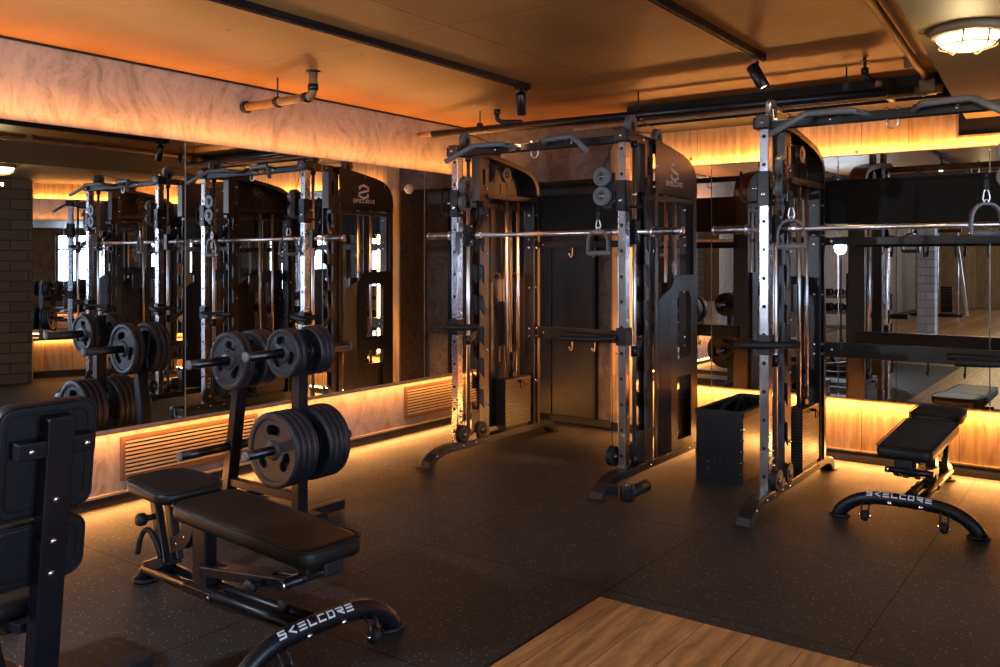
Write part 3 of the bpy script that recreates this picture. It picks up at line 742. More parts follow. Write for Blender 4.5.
        mb.box((XO+o_*.012,.70,1.296),(.022,.42,.006)); mb.box((XO+o_*.012,.919,.72),(.022,.004,1.16))
        mb.build('lower_cover', 'cover', T)
        # weight stack with its guide rods, stem and pin
        mb = MB()
        for k in range(20): mb.box((X,.69,.145+.0178*(k+.5)),(.092,.34,.0158),bev=.0015)
        st = mb.build('weight_stack', 'brown', T)
        mb = MB(); mb.box((X,.69,.128),(.08,.30,.03)); mb.build('stack_base', 'rubber', st)
        mb = MB()
        for yy in (.60,.75): mb.cyl((X,yy,.50),(X,yy,1.84),.0125,14)
        mb.build('stack_rod', 'chrome', T)
        mb = MB(); mb.box((X,.675,.525),(.05,.06,.035),bev=.004); mb.cyl((X,.675,.53),(X,.675,.62),.012); mb.box((X,.675,.66),(.035,.03,.07),bev=.005); mb.build('stack_head', 'black', st)
        mb = MB(); mb.cyl((X-o_*.047,.70,.475),(X-o_*.075,.70,.475),.009,10); mb.loop([(X-o_*.078,.70+.026*math.cos(a),.452+.026*math.sin(a)) for a in (2*PI*k/16 for k in range(16))],.004,6); mb.build('selector_pin', 'black', st)
        mb = MB(); mb.tube([(X,.675,.70),(X,.60,1.98)], .003, 6); mb.tube([(X,.52,1.98),(X-o_*.02,.52,1.0)],.003,6); mb.build('stack_cable', 'rubber', T)
        pulley('inner_pulley', T, (X-o_*.02,.56,2.04), 'x', .055, .030, 'brown')
        # inner flat panel strip (warm brown)
        mb = MB(); mb.box((X+o_*.015,.665,1.13),(.012,.045,1.30)); mb.box((X+o_*.010,.53,1.17),(.02,.10,.16)); mb.build('inner_strip', 'brown', T)
        # top pulleys
        for yy, zz in ((.09,2.248),(.46,2.205)):
            pk = pulley('top_pulley', T, (X,yy,zz), 'x', .056, .034)
            b = MB()
            for q in (-1,1): b.box((X+q*.021,yy,zz-.035),(.004,.035,.085))
            b.build('pulley_bracket', 'black', pk)
        mb = MB(); mb.tube([(X,.10,2.303),(X,.45,2.260)], .003, 6)
        mb.tube([(X-o_*.13 if sw == 'y' else X-o_*.075,-.035,1.96),(X-o_*.035,.02,2.235)], .003, 6)
        mb.tube([(X-o_*.075,-.02,1.72),(X-o_*.075,-.01,.20)], .0025, 6); mb.build('cable', 'rubber', T)
        # adjustable pulley carriage
        mb = MB()
        for q in (-1,1): mb.box((X+q*.031,0,1.795),(.008,.086,.19)); mb.box((X,q*.039,1.795),(.070,.008,.19))
        cg = mb.build('pulley_carriage', 'black', T, .002)
        mb = MB(); mb.tube([(X+o_*.03,.01,1.725),(X+o_*.10,.01,1.725),(X+o_*.135,.01,1.735),(X+o_*.145,.01,1.76),(X+o_*.145,.01,1.90)],.008,10); mb.build('pull_handle', 'rubber', cg)
        mb = MB(); mb.lathe([(0,-.046),(.012,-.046),(.014,-.043),(.010,-.043)], (X,0,1.765),'y',14); mb.bolt((X-o_*.04,0,1.86),'x' if o_<0 else '-x'); mb.bolt((X-o_*.04,0,1.73),'x' if o_<0 else '-x'); mb.cyl((X+o_*.03,0,1.80),(X+o_*.085,0,1.80),.007,10); mb.build('bolt', 'bolt', cg)
        for zz in (1.915, 1.795):
            if sw == 'y': c = (X-o_*.125,-.045,zz)
            else: c = (X-o_*.095,-.03,zz)
            pulley('swivel_pulley', cg, c, 'y' if sw == 'y' else 'x', .060, .036)
        mb = MB()
        if sw == 'y':
            mb.box((X-o_*.09,-.015,1.855),(.075,.01,.17),bev=.002); mb.seg((X-o_*.03,0,1.80),(X-o_*.13,-.02,1.735),.012,.03); mb.box((X-o_*.10,-.02,1.73),(.07,.014,.03),bev=.006)
            for zz in (1.915,1.795): mb.cyl((X-o_*.125,-.06,zz),(X-o_*.125,-.01,zz),.008,10)
        else:
            for q in (-1,1): mb.box((X-o_*.095+q*.022,-.025,1.855),(.004,.05,.19),bev=.001)
            mb.box((X-o_*.055,-.005,1.78),(.05,.02,.04))
        mb.build('pulley_yoke', 'black', cg)
        # low pulleys
        lp = pulley('low_pulley', T, (X-o_*.065,-.02,.19), 'x', .062, .04, 'rubber')
        pulley('low_pulley', T, (X-o_*.055,.20,.185), 'x', .058, .04, 'rubber')
        mb = MB()
        for zz in (.26,.30,.34): mb.bolt((X-o_*.030,.015,zz), 'x' if o_<0 else '-x', .008,.010)
        mb.build('bolt','bolt',lp); mb = MB()
        mb.box((X-o_*.05,.09,.15),(.03,.10,.05),bev=.004); mb.build('low_bracket', 'steel', T)
        # smith bar carriage on the rod with its catch arm
        mb = MB(); mb.box((X+.02,.10,1.575),(.056,.058,.155),bev=.006); ca = mb.build('bar_carriage', 'black', T)
        mb = MB(); mb.seg((X+.02-o_*.03,.13,1.575),(X+.02-o_*.03,.23,1.70),.018,.030,(0,1,1),.003); mb.cyl((X+.02-o_*.015,.10,1.575),(X+.02-o_*.075,.10,1.575),.026,16); mb.box((X+.02-o_*.035,.235,1.715),(.02,.06,.02)); mb.build('catch_arm', 'black', ca)
        mb = MB()
        for zz in (1.53,1.64): mb.bolt((X+.02,.129,zz),'y',.009,.008); mb.bolt((X+.02-o_*.028,.10,zz),'x' if o_<0 else '-x',.009,.006)
        mb.build('bolt','bolt',ca)
        # lower stop with brown strut
        mb = MB(); mb.cyl((X+.02,.10,.80),(X+.02,.10,.865),.024,16); sp = mb.build('safety_stop', 'black', T)
        mb = MB(); mb.seg((X+.0,.11,.80),(X+.0,.25,.90),.016,.035,(0,1,1),.003); mb.build('stop_hook', 'brown', sp); mb = MB(); mb.bolt((X-o_*.01,.26,.91),'x' if o_<0 else '-x',.011,.01); mb.lathe([(0,.868),(.022,.868),(.024,.864)],(X+.02,.10,0),'z',16); mb.build('bolt','bolt',sp)
        # dip handles
        mb = MB()
        for q in (-1,1): mb.box((X+q*.031,0,.93),(.007,.080,.11)); mb.box((X,q*.037,.93),(.069,.007,.11))
        dh = mb.build('dip_bracket', 'black', T, .002)
        mb = MB(); out = -o_
        if s < 0:
            mb.tube([(X-.14,-.10,.925),(X-.02,-.075,.93),(X+.18,.02,.935)], .021, 12); mb.tube([(X-.13,.03,.945),(X-.04,-.045,.93)],.021,12)
        else:
            mb.tube(smooth_path([(X-.02,-.055,.925),(X-.14,-.06,.925),(X-.26,-.02,.925),(X-.40,-.015,.925)],5), .018, 12)
            mb.tube(smooth_path([(X-.03,-.065,.920),(X-.12,-.10,.915),(X-.20,-.16,.915),(X-.34,-.20,.915)],5), .018, 12)
        mb.build('dip_handle', 'rubber', dh)
        if s > 0 and landmine_right:
            mb = MB(); mb.seg((X+.03,-.27,.06),(X+.17,-.27,.06),.05,.06,(0,0,1),.006); mb.box((X+.18,-.29,.058),(.07,.06,.10),bev=.02); lm = mb.build('bar_holder', 'black', T)
            mb = MB(); mb.cyl((X+.19,-.30,.06),(X+.19,-.08,.062),.034,20); mb.build('sleeve', 'rubber', lm)
            mb = MB(); mb.lathe([(0,.110),(.018,.110),(.020,.106)], (X+.18,-.29,0), 'z', 16); mb.box((X+.135,-.30,.06),(.006,.03,.08)); mb.build('bolt', 'bolt', lm)
    # barbell held by the smith carriages
    mb = MB(); mb.cyl((-.83,.10,1.575),(.83,.10,1.575),.0145,18); mb.cyl((-.60,.10,1.575),(-.52,.10,1.575),.020); mb.cyl((.52,.10,1.575),(.60,.10,1.575),.020); bb = mb.build('barbell', 'chrome', T)
    for s in (-1,1):
        mb = MB(); mb.cyl((s*.80,.10,1.575),(s*.995,.10,1.575),.0235,20); sl = mb.build('sleeve', 'steel', bb)
        mb = MB(); mb.lathe([(0,s*1.004),(.022,s*1.003),(.026,s*.998),(.026,s*.990),(.0236,s*.990)], (0,.10,1.575),'x',20); mb.lathe([(.015,s*.79),(.032,s*.79),(.032,s*.805),(.015,s*.805),(.015,s*.79)],(0,.10,1.575),'x',20); mb.build('end_cap', 'chrome', sl)
    # rear crossmembers with hooks
    mb = MB(); mb.plate([(-.62,1.640),(.62,1.640),(.62,1.895),(-.62,1.895)], [], 'y', .985, .992); mb.box((0,.975,1.90),(1.24,.03,.016)); mb.box((0,.975,1.636),(1.24,.03,.012)); mb.build('rear_panel', 'panel', T)
    for z, h, nm in ((1.520,.050,'upper'),(.828,.095,'lower')):
        mb = MB(); mb.box((0,.985,z),(1.30,.045,h),bev=.004); cm = mb.build('crossmember', 'black', T)
        if nm == 'floor': continue
        mb = MB()
        for s in (-1,1): mb.bolt((s*.63,.9625,z+.01),'-y',.011,.008); mb.bolt((s*.56,.9625,z),'-y',.009,.006)
        mb.build('bolt','bolt',cm)
        for hx in hooks:
            mb = MB(); zb = z-h/2
            mb.tube([(hx,.975,zb+.02),(hx,.970,zb-.055),(hx,.955,zb-.075),(hx,.935,zb-.070),(hx,.922,zb-.045)], .005, 8); mb.build('storage_hook', 'slatwood' if landmine_right else 'black', cm)
    # pull-up bar across the top
    mb = MB(); mb.box((0,-.005,2.145),(1.36,.055,.048),bev=.005); pb = mb.build('pull_up_beam', 'black', T)
    for s in (-1,1):
        mb = MB(); mb.box((s*.668,-.005,2.158),(.090,.095,.066),bev=.008); mb.build('corner_block', 'black', pb)
        mb = MB(); mb.tube([(s*.545,-.27,2.056),(s*.405,-.178,2.152),(s*.385,-.166,2.163),(s*.355,-.160,2.165),(s*.18,-.150,2.163),(s*.155,-.140,2.160),(s*.105,-.03,2.150)], .0165, 14)
        mb.build('grip_bar', 'grip', pb)
        mb = MB(); mb.seg((s*.37,-.155,2.158),(s*.30,-.02,2.158),.05,.012,(0,0,1)); mb.seg((s*.14,-.145,2.158),(s*.22,-.02,2.158),.05,.012,(0,0,1)); mb.build('grip_gusset', 'black', pb)
        mb = MB(); mb.bolt((s*.66,-.0525,2.16),'-y',.010,.008); mb.bolt((s*.30,-.0325,2.145),'-y',.008,.006); mb.build('bolt','bolt',pb)
    mb = MB(); mb.tube([(-.026,-.005,2.185),(-.026,-.005,2.10)]+[(-.026*math.cos(a),-.005,2.10-.026*math.sin(a)) for a in (PI*k/8 for k in range(1,8))]+[(.026,-.005,2.10),(.026,-.005,2.185)], .0045, 8)
    mb.build('suspension_ring', 'chrome', pb)
    mb = MB(); mb.bolt((-.026,-.005,2.169),'z',.010,.012); mb.bolt((.026,-.005,2.169),'z',.010,.012); mb.build('bolt','bolt',pb)
    return T
MY = 4.80
machine((-3.1775, MY, 0), 'black cable and smith machine with chrome uprights standing in the far left corner', (-.30,-.10,.10,.30), ('x','y'), True)
machine((-.985, MY, 0), 'black cable and smith machine at the right, over the bench with the orange-lit frame', (-.2,0.,.2), ('x','y'), False)

def handle(loc, rz, label, tilt=0., scale=1.):
    """cable handle hanging from its pulley; loc = where strap meets pulley"""
    t = thing('stirrup_attachment', label, 'cable handle', loc, rz, 'stirrup handles hanging from the cable machines')
    mb = MB(); mb.tube([(0,0,.0),(0,0,-.035)], [.010,.013], 10); mb.build('cable_stop', 'rubber', t)
    mb = MB(); mb.seg((0,0,-.03),(0,0,-.085),.024,.008,(0,1,0),.002); mb.build('strap', 'rubber', t)
    mb = MB(); mb.loop([(.013*math.cos(a)*(1.0 if math.sin(a)>0 else 1.25),0,-.115+.034*math.sin(a)) for a in (2*PI*k/24 for k in range(24))], .0035, 8); mb.build('carabiner', 'chrome', t)
    w, zt, zb = .070, -.150, -.298
    arch = [(-w,0,zb)]+[(-w*1.0*math.cos(a)**.8 if math.cos(a)>0 else w*abs(math.cos(a))**.8,0,zb+.055+(zt-zb-.055)*math.sin(a)) for a in (PI*k/14 for k in range(15))]+[(w,0,zb)]
    mb = MB()
    for p, q in zip(arch, arch[1:]): mb.seg(p, q, .028, .012, Vector((0,0,1)).cross(Vector(q)-Vector(p)).cross(Vector(q)-Vector(p)) if False else ((Vector(q)-Vector(p)).cross(Vector((0,1,0)))), .0)
    mb.build('stirrup', 'disc', t)
    mb = MB(); mb.cyl((-w+.004,0,zb+.006),(w-.004,0,zb+.006),.015,16); mb.build('grip', 'grip', t)
    mb = MB()
    for s in (-1,1): mb.lathe([(0,s*(w+.010)),(.009,s*(w+.009)),(.010,s*(w+.004))],(0,0,zb+.006),'x',12)
    mb.build('rivet', 'bolt', t)
    mb = MB(); mb.loop([(.011*math.cos(a),0,zt+.006+.012*math.sin(a)) for a in (2*PI*k/12 for k in range(12))], .003, 6); mb.build('eyelet', 'chrome', t)
    return t
handle((-3.1775-.655+.085, MY-.100, 1.74), 2.2, 'stirrup handle hanging on the leftmost chrome upright')
handle((-3.1775+.655-.155, MY-.045, 1.735), .05, 'stirrup handle hanging from the grey pulleys left of the centre upright')
handle((-.985-.655+.172, MY-.100, 1.765), .30, 'stirrup handle hanging just right of the front chrome upright of the right machine')
handle((-.985+.655-.225, MY-.06, 1.82), .5, 'stirrup handle hanging at the right edge of the picture')

# ---------------------------------------------------------------- benches
def pad_mesh(mb, x0, x1, y0, y1, z0, z1, r, taper0=1., taper1=1., z_end=0.):
    """upholstered pad: rounded plan, bulging sides; taper0/1 scales width at y0/y1; z_end lifts the y1 end"""
    layers = [(-.012,0.),(-.003,.12),(0.,.35),(0.,.62),(-.004,.84),(-.013,.96),(-.03,1.0)]
    rings = []
    for inset, f in layers:
        pts = rrect(x0-inset, x1+inset, y0-inset, y1+inset, max(.012, r+inset), 6)
        ring = []
        for (x, y) in pts:
            q = (y-y0)/(y1-y0); tw = taper0+(taper1-taper0)*q; cx = (x0+x1)/2
            ring.append(mb.b.verts.new((cx+(x-cx)*tw, y, z0+(z1-z0)*f+z_end*q)))
        rings.append(ring)
    n = len(rings[0])
    for a, b in zip(rings, rings[1:]):
        for k in range(n): f = mb.b.faces.new((a[k],a[(k+1)%n],b[(k+1)%n],b[k])); f.smooth = True
    mb.b.faces.new(rings[0][::-1]); mb.b.faces.new(rings[-1])
def bench(loc, rz, label, lit):
    t = thing('adjustable_bench', label, 'gym bench', loc, rz, 'flat adjustable benches')
    # front arch along x at y=0
    arch = [(-.345,0,.012),(-.325,0,.045),(-.285,0,.082),(-.23,0,.112),(-.17,0,.128),(-.10,0,.134),(0,0,.136),(.10,0,.134),(.17,0,.128),(.23,0,.112),(.285,0,.082),(.325,0,.045),(.345,0,.012)]
    mb = MB(); mb.tube(smooth_path(arch,3), .030, 18, flat=1.15); fa = mb.build('front_foot', 'black', t)
    mb = MB()
    place = lambda x, y, h: (x-.03, -(.0303+h)*math.sin(.75-y/.032), .1362-.20*(x-.03)**2+(.0349+h)*math.cos(.75-y/.032))
    word(mb, 'SKELCORE', place, .022, .041, .034, .0056, .0016); mb.build('lettering', 'white', fa)
    mb = MB()
    for x in (-.075,.075): mb.bolt((x,-.032,.122),'-y',.012,.010)
    mb.build('bolt','bolt',fa)
    for s in (-1,1):
        mb = MB(); pts = [(s*.335+.045*math.cos(a)*1.1,.032*math.sin(a),.010) for a in (2*PI*k/20 for k in range(20))]
        mb.loop(pts,.009,8); mb.lathe([(0,0),(.038,0),(.038,.012),(0,.014)],(s*.335,0,0),'z',18); mb.build('foot_pad','rubber',fa)
        mb = MB()
        for q in (-.018,.018): mb.tube([(s*.185+q,-.020,.115),(s*.19+q,-.058,.095),(s*.19+q,-.070,.055),(s*.19+q,-.062,.035)], .006, 8)
        hk = mb.build('wheel_bracket','black',fa)
        mb = MB(); mb.lathe([(0,-.015),(.026,-.015),(.030,-.008),(.030,.008),(.026,.015),(0,.015)],(s*.19,-.064,.045),'x',22); mb.build('transport_wheel','rubber',hk)
        mb = MB(); mb.lathe([(0,-.030),(.007,-.030),(.007,.030),(0,.030)],(s*.19,-.064,.045),'x',10); mb.build('bolt','bolt',hk)
    # spine rails
    mb = MB()
    for s in (-1,1): mb.tube([(s*.035,.015,.115),(s*.035,.66,.088),(s*.035,1.14,.075)], .022, 14)
    mb.seg((0,.60,.088),(0,.80,.082),.12,.035,(0,0,1),.004); sp = mb.build('spine', 'black', t)
    mb = MB(); mb.cyl((0,.22,.10),(0,.22,.165),.016,14); mb.build('bumper','rubber',sp)
    mb = MB(); mb.bolt((-.06,.61,.088),'-x'); mb.bolt((.06,.61,.088),'x'); mb.build('bolt','bolt',sp)
    # rear foot: short arched end on one pad
    mb = MB(); mb.tube(smooth_path([(0,1.02,.078),(0,1.09,.080),(0,1.15,.066),(0,1.19,.038),(0,1.205,.012)],3), .036, 16); rf = mb.build('rear_foot','black',t)
    mb = MB(); mb.loop([(.052*math.cos(a),1.195+.045*math.sin(a),.010) for a in (2*PI*k/20 for k in range(20))],.009,8); mb.lathe([(0,0),(.046,0),(.046,.012),(0,.014)],(0,1.195,0),'z',18); mb.build('foot_pad','rubber',rf)
    # post under the joint
    mb = MB(); mb.box((0,.735,.245),(.055,.095,.31),bev=.005); po = mb.build('post','black',t)
    mb = MB(); mb.box((.032,.69,.13),(.008,.05,.12),(0,.0,0)); mb.box((-.032,.69,.13),(.008,.05,.12)); mb.build('post_gusset','black',po)
    # adjusting ladder from the post forward
    mb = MB()
    for s in (-1,1): mb.seg((s*.030,.70,.165),(s*.030,.14,.245),.030,.040,(0,0,1),.005)
    mb.box((0,.42,.222),(.05,.30,.006),(-.142,0,0)); st = mb.build('support_strut','black',t)
    mb = MB(); mb.cyl((-.12,.08,.275),(.12,.08,.275),.017,14); mb.seg((0,.16,.245),(0,.06,.290),.05,.035,(0,0,1),.004); cr = mb.build('cross_handle','black',st)
    mb = MB(); mb.cyl((-.062,.125,.25),(-.045,.125,.25),.018,16); mb.cyl((-.10,.08,.275),(-.112,.08,.275),.020,16); mb.build('bolt','bolt',cr)
    mb = MB(); mb.cyl((-.045,.27,.225),(-.085,.27,.225),.012,14); mb.lathe([(0,-.115),(.022,-.115),(.026,-.108),(.026,-.092),(.018,-.083),(0,-.083)],(0,.27,.225),'x',20); mb.build('pop_pin_knob','rubber',st)
    # under-pad frames
    mb = MB()
    for s in (-1,1): mb.seg((s*.045,.04,.345),(s*.045,.74,.375),.03,.03,(0,0,1),.003)
    mb.seg((0,.05,.30),(0,.05,.36),.09,.06,(0,1,0),.008); mb.build('back_frame','black',t)
    mb = MB(); pts = [(.78,.30),(.80,.26),(.85,.215),(.91,.20),(.95,.21),(.95,.25),(.90,.26),(.87,.29),(.86,.34),(.86,.42),(.78,.42)]
    mb.plate(pts, [], 'x', -.004, .004); mb.plate(pts, [], 'x', -.028, -.022); mb.plate(pts, [], 'x', .022, .028); sq = mb.build('ladder_plate','black',t)
    mb = MB(); mb.bolt((-.028,.82,.35),'-x',.011,.01); mb.bolt((.028,.82,.35),'x',.011,.01); mb.bolt((-.028,.90,.23),'-x',.006,.004); mb.bolt((-.028,.84,.27),'-x',.006,.004); mb.build('bolt','bolt',sq)
    mb = MB(); mb.seg((-.03,1.07,.41),(-.03,.985,.13),.035,.045,(0,1,0),.005); mb.seg((.03,1.07,.41),(.03,.985,.13),.035,.045,(0,1,0),.005); mb.seg((0,.99,.14),(0,1.13,.085),.10,.05,(0,0,1),.005); ss = mb.build('seat_support','black',t)
    mb = MB(); mb.cyl((-.05,1.04,.32),(-.085,1.04,.32),.013,12); mb.lathe([(0,-.040),(.020,-.040),(.027,-.030),(.027,-.008),(.018,0),(0,0)],(-.085,1.04,.32),'x',18); mb.build('pop_pin_knob','rubber',ss)
    mb = MB(); mb.tube(smooth_path([(-.05,.985,.16),(-.060,1.00,.22),(-.070,1.03,.265),(-.080,1.06,.265),(-.090,1.08,.225),(-.095,1.09,.165)],4), .0115, 10); mb.build('seat_handle','rubber',ss)
    mb = MB()
    for s in (-1,1): mb.seg((s*.05,.86,.405),(s*.05,1.08,.412),.03,.025,(0,0,1),.003)
    mb.build('seat_frame','black',t)
    # pads
    mb = MB(); pad_mesh(mb, -.148, .148, -.085, .755, .362, .428, .055, .92, 1.0, .025); bp = mb.build('back_pad','vinyl',t)
    mb = MB(); pts = [(x*(.92+.08*(y+.085)/.84), y, .4225+.025*(y+.085)/.84) for x, y in rrect(-.1485,.1485,-.0855,.7555,.055,6)]; mb.loop(pts,.0035,6); mb.build('piping','vinyl_back',bp)
    mb = MB(); mb.box((0,-.070,.345),(.085,.014,.055),bev=.008); mb.build('pad_handle','rubber',bp)
    mb = MB(); pad_mesh(mb, -.152, .152, .790, 1.145, .420, .474, .075, 1., .92, .010); st2 = mb.build('seat_pad','vinyl',t)
    mb = MB(); pts = [(x*(1.-.08*(y-.79)/.355), y, .4695+.010*(y-.79)/.355) for x, y in rrect(-.1525,.1525,.7895,1.1455,.075,6)]; mb.loop(pts,.0035,6); mb.build('piping','vinyl_back',st2)
    return t
bench((-2.290, 2.105, 0), math.radians(86), 'black flat adjustable bench in the foreground with white lettering on its foot', 0)
bench((-.950, 4.955, 0), 0., 'black flat adjustable bench in front of the lit oak wall at the right', 1)

# upright bench seen from behind at the left edge
t = thing('upright_bench', 'black upright bench seen from behind at the left edge of the picture', 'gym bench', (-2.72,1.35,0))
lean = math.atan2(.115, .87); K = Matrix.Translation((0,0,.08))@Matrix.Rotation(lean, 4, 'Y')
mb = MB(); mb.box((0,0,.43),(.055,.082,.86),bev=.004); mb.xf(K); po = mb.build('post','black',t)
mb = MB()
for zz in (.612,.482,.382): mb.bolt((.0275,-.006,zz),'x',.010,.008)
mb.xf(K); mb.build('bolt','bolt',po)
mb = MB(); mb.box((.000,-.006,.769),(.045,.235,.052),bev=.004); mb.xf(K); br = mb.build('pad_bracket','black',t)
mb = MB(); mb.bolt((.0225,-.085,.769),'x',.010,.008); mb.bolt((.0225,.082,.769),'x',.010,.008); mb.xf(K); mb.build('bolt','bolt',br)
def back_pad(z0, z1, yc, w, name):
    mb = MB(); pad_mesh(mb, -w, w, 0, z1-z0, 0., .062, .05)
    # pad built lying down: x width, y height, z thickness -> stand it up: thickness toward -x
    S = Matrix(((0,0,-1,-.028),(1,0,0,yc),(0,1,0,z0),(0,0,0,1)))
    mb.xf(K@S); p = mb.build(name,'vinyl_back',t)
    mb = MB(); mb.loop([(x,y,.0) for x, y in rrect(-w+.030,w-.030,.030,z1-z0-.030,.03,5)],.0035,6); mb.loop([(x,y,.006) for x, y in rrect(-w+.003,w-.003,.003,z1-z0-.003,.048,5)],.0045,6)
    mb.xf(K@S); mb.build('piping','vinyl',p)
    return p
back_pad(.545,.895,-.010,.150,'upper_pad'); back_pad(.330,.525,-.020,.148,'lower_pad')
mb = MB(); pad_mesh(mb, -.15,.15,0,.30,0,.06,.05); mb.xf(Matrix.Translation((-.09,-.04,.28))@Matrix.Rotation(PI/2,4,'Z')); mb.build('seat_pad','vinyl',t)
mb = MB(); mb.seg((-.03,-.02,.27),(-.34,-.03,.265),.06,.03,(0,0,1),.004); mb.seg((-.33,-.03,.27),(-.22,-.03,.08),.05,.05,(0,1,0),.004); mb.build('seat_frame','black',t)
mb = MB(); mb.seg((.04,0,.055),(-.75,0,.055),.075,.06,(0,0,1),.005); bs = mb.build('base_spine','black',t)
mb = MB(); mb.seg((.03,-.30,.05),(.03,.34,.05),.08,.06,(0,0,1),.005); ft = mb.build('cross_foot','cover',t); mb = MB(); mb.seg((-.72,-.25,.05),(-.72,.25,.05),.08,.06,(0,0,1),.005); mb.build('cross_foot','cover',t)
mb = MB()
for x, y in ((.03,-.30),(.03,.34),(-.72,-.25),(-.72,.25)): mb.box((x,y,.011),(.085,.03,.022),bev=.004)
mb.build('foot_pad','rubber',ft)

# ---------------------------------------------------------------- plate tree and weight plates
TX, TY = -3.605, 3.165
t = thing('plate_tree', 'black weight plate tree with two posts beside the left wall', 'plate rack', (TX,TY,0))
mb = MB(); mb.box((0,0,.53),(.055,.070,1.00),bev=.004); p2 = mb.build('post','black',t)
mb = MB(); mb.cyl((0,0,1.03),(0,0,1.055),.010,10); mb.build('post_pin','curtain',p2)
mb = MB(); mb.seg((-.610,0,.03),(-.465,0,.91),.070,.055,(1,0,0),.004); p1 = mb.build('post','black',t)
mb = MB(); mb.seg((.16,0,.035),(-.74,0,.035),.07,.055,(0,0,1),.005); bs = mb.build('base_bar','black',t)
mb = MB(); mb.seg((.0,.30,.03),(.0,-.30,.03),.07,.05,(0,0,1),.005); mb.build('cross_foot','black',t); mb = MB(); mb.seg((-.60,.26,.03),(-.60,-.26,.03),.07,.05,(0,0,1),.005); mb.build('cross_foot','black',t)
mb = MB(); mb.box((.165,0,.035),(.014,.085,.07),bev=.003); mb.build('end_cap','rubber',bs)
mb = MB(); mb.seg((-.02,0,.13),(-.58,0,.13),.045,.045,(0,0,1),.004); mb.build('tie_bar','black',t)
PEG = {'hi2': (0,.911,-.355,.36), 'lo2': (0,.412,-.355,.36), 'hi1': (-.475,.838,-.355,.36), 'lo1': (-.558,.338,-.355,.36)}
for k, (x, z, ya, yb) in PEG.items():
    for a, b in ((-.03,ya),(.03,yb)):
        mb = MB(); mb.cyl((x,a,z),(x,b,z),.0245,20); pg = mb.build('peg','pegsteel',t)
        sgn = 1 if b > 0 else -1
        mb = MB(); mb.lathe([(.0246,b-sgn*.006),(.0262,b-sgn*.006),(.0262,b+sgn*.002),(.018,b+sgn*.007),(0,b+sgn*.007)],(x,0,z),'y',20); mb.build('end_cap','grip',pg)
        mb = MB(); mb.lathe([(.0246,a),(.036,a),(.036,a+sgn*.010),(.0246,a+sgn*.010)],(x,0,z),'y',20); mb.build('collar','black',pg)
def make_plate(r, th):
    mb = MB(); h = th/2; rim = r*.80
    mb.lathe([(rim,-h*.55),(rim+.006,-h*.9),(rim+.012,-h),(r-.008,-h),(r,-h*.65),(r,h*.65),(r-.008,h),(rim+.012,h),(rim+.006,h*.9),(rim,h*.55)], (0,0,0),'y',56)
    # web with three rounded grip openings
    outer = [(rim*math.cos(a), rim*math.sin(a)) for a in (2*PI*k/56 for k in range(56))]
    holes = [[(.0255*math.cos(a), .0255*math.sin(a)) for a in (2*PI*k/20 for k in range(20))]]
    for j in range(3):
        a0 = PI/2+.5+2*PI*j/3; rc = r*.54; rw = r*.135; da = .26; ps = []
        for k in range(7): a = a0-da+2*da*k/6; ps.append(((rc+rw)*math.cos(a),(rc+rw)*math.sin(a)))
        for k in range(1,6): b = a0+da; q = PI*k/6; ps.append((rc*math.cos(b)+rw*math.cos(b+q), rc*math.sin(b)+rw*math.sin(b+q)))
        for k in range(7): a = a0+da-2*da*k/6; ps.append(((rc-rw)*math.cos(a),(rc-rw)*math.sin(a)))
        for k in range(1,6): b = a0-da; q = PI*k/6; ps.append((rc*math.cos(b)+rw*math.cos(b+PI+q), rc*math.sin(b)+rw*math.sin(b+PI+q)))
        holes.append(ps)
    mb.plate(outer, holes, 'y', -h*.5, h*.5)
    return mb
def new_plate(r, th, name='weight_plate'):
    t = thing(name, 'x', 'weight plate', (0,0,0), 0., 'rubber weight plates on the tree')
    make_plate(r, th).build('disc','plate',t)
    mb = MB(); h = th/2; mb.lathe([(.0256,-h*.95),(.048,-h*.95),(.054,-h*.5),(.054,h*.5),(.048,h*.95),(.0256,h*.95),(.0256,-h*.95)],(0,0,0),'y',28); mb.build('hub_ring','plate',t)
    return t
POSN = ['outermost', 'second from the outside', 'third from the outside', 'fourth from the outside', 'innermost']
first = {}
def plates(r, th, x, z, ys, where, rots):
    n = len(ys)
    for i, y in enumerate(ys):
        key = (r, th)
        if key not in first: o = first[key] = new_plate(r, th)
        else: o = copy_tree(first[key])
        o.location = (TX+x, TY+y, z-.0008); o.rotation_euler = (0, rots[i%len(rots)], 0)
        size = 'large' if r > .19 else ('medium' if r > .15 else 'small')
        pos = POSN[i] if i < n-1 else 'innermost'
        o['label'] = '%s black weight plate, %s: %s' % (size, where, pos)
# y lists run from the outside toward the post
plates(.131,.032,0,.911,[-.110,-.076],'straight post, near upper peg',[.3,1.2,.9])
plates(.131,.032,0,.911,[.124,.090,.056],'straight post, rear upper peg',[.1,.9,1.9])
plates(.198,.036,0,.412,[-.170,-.132,-.094,-.056],'straight post, near lower peg',[.5,.2,1.5,.9])
plates(.198,.036,0,.412,[.170,.132,.094,.056],'straight post, rear lower peg',[.8,.1,1.4])
plates(.162,.034,-.475,.838,[-.092,-.056],'leaning post, near upper peg',[.75,.2])
plates(.162,.034,-.475,.838,[.128,.092,.056],'leaning post, rear upper peg',[.4,1.2])

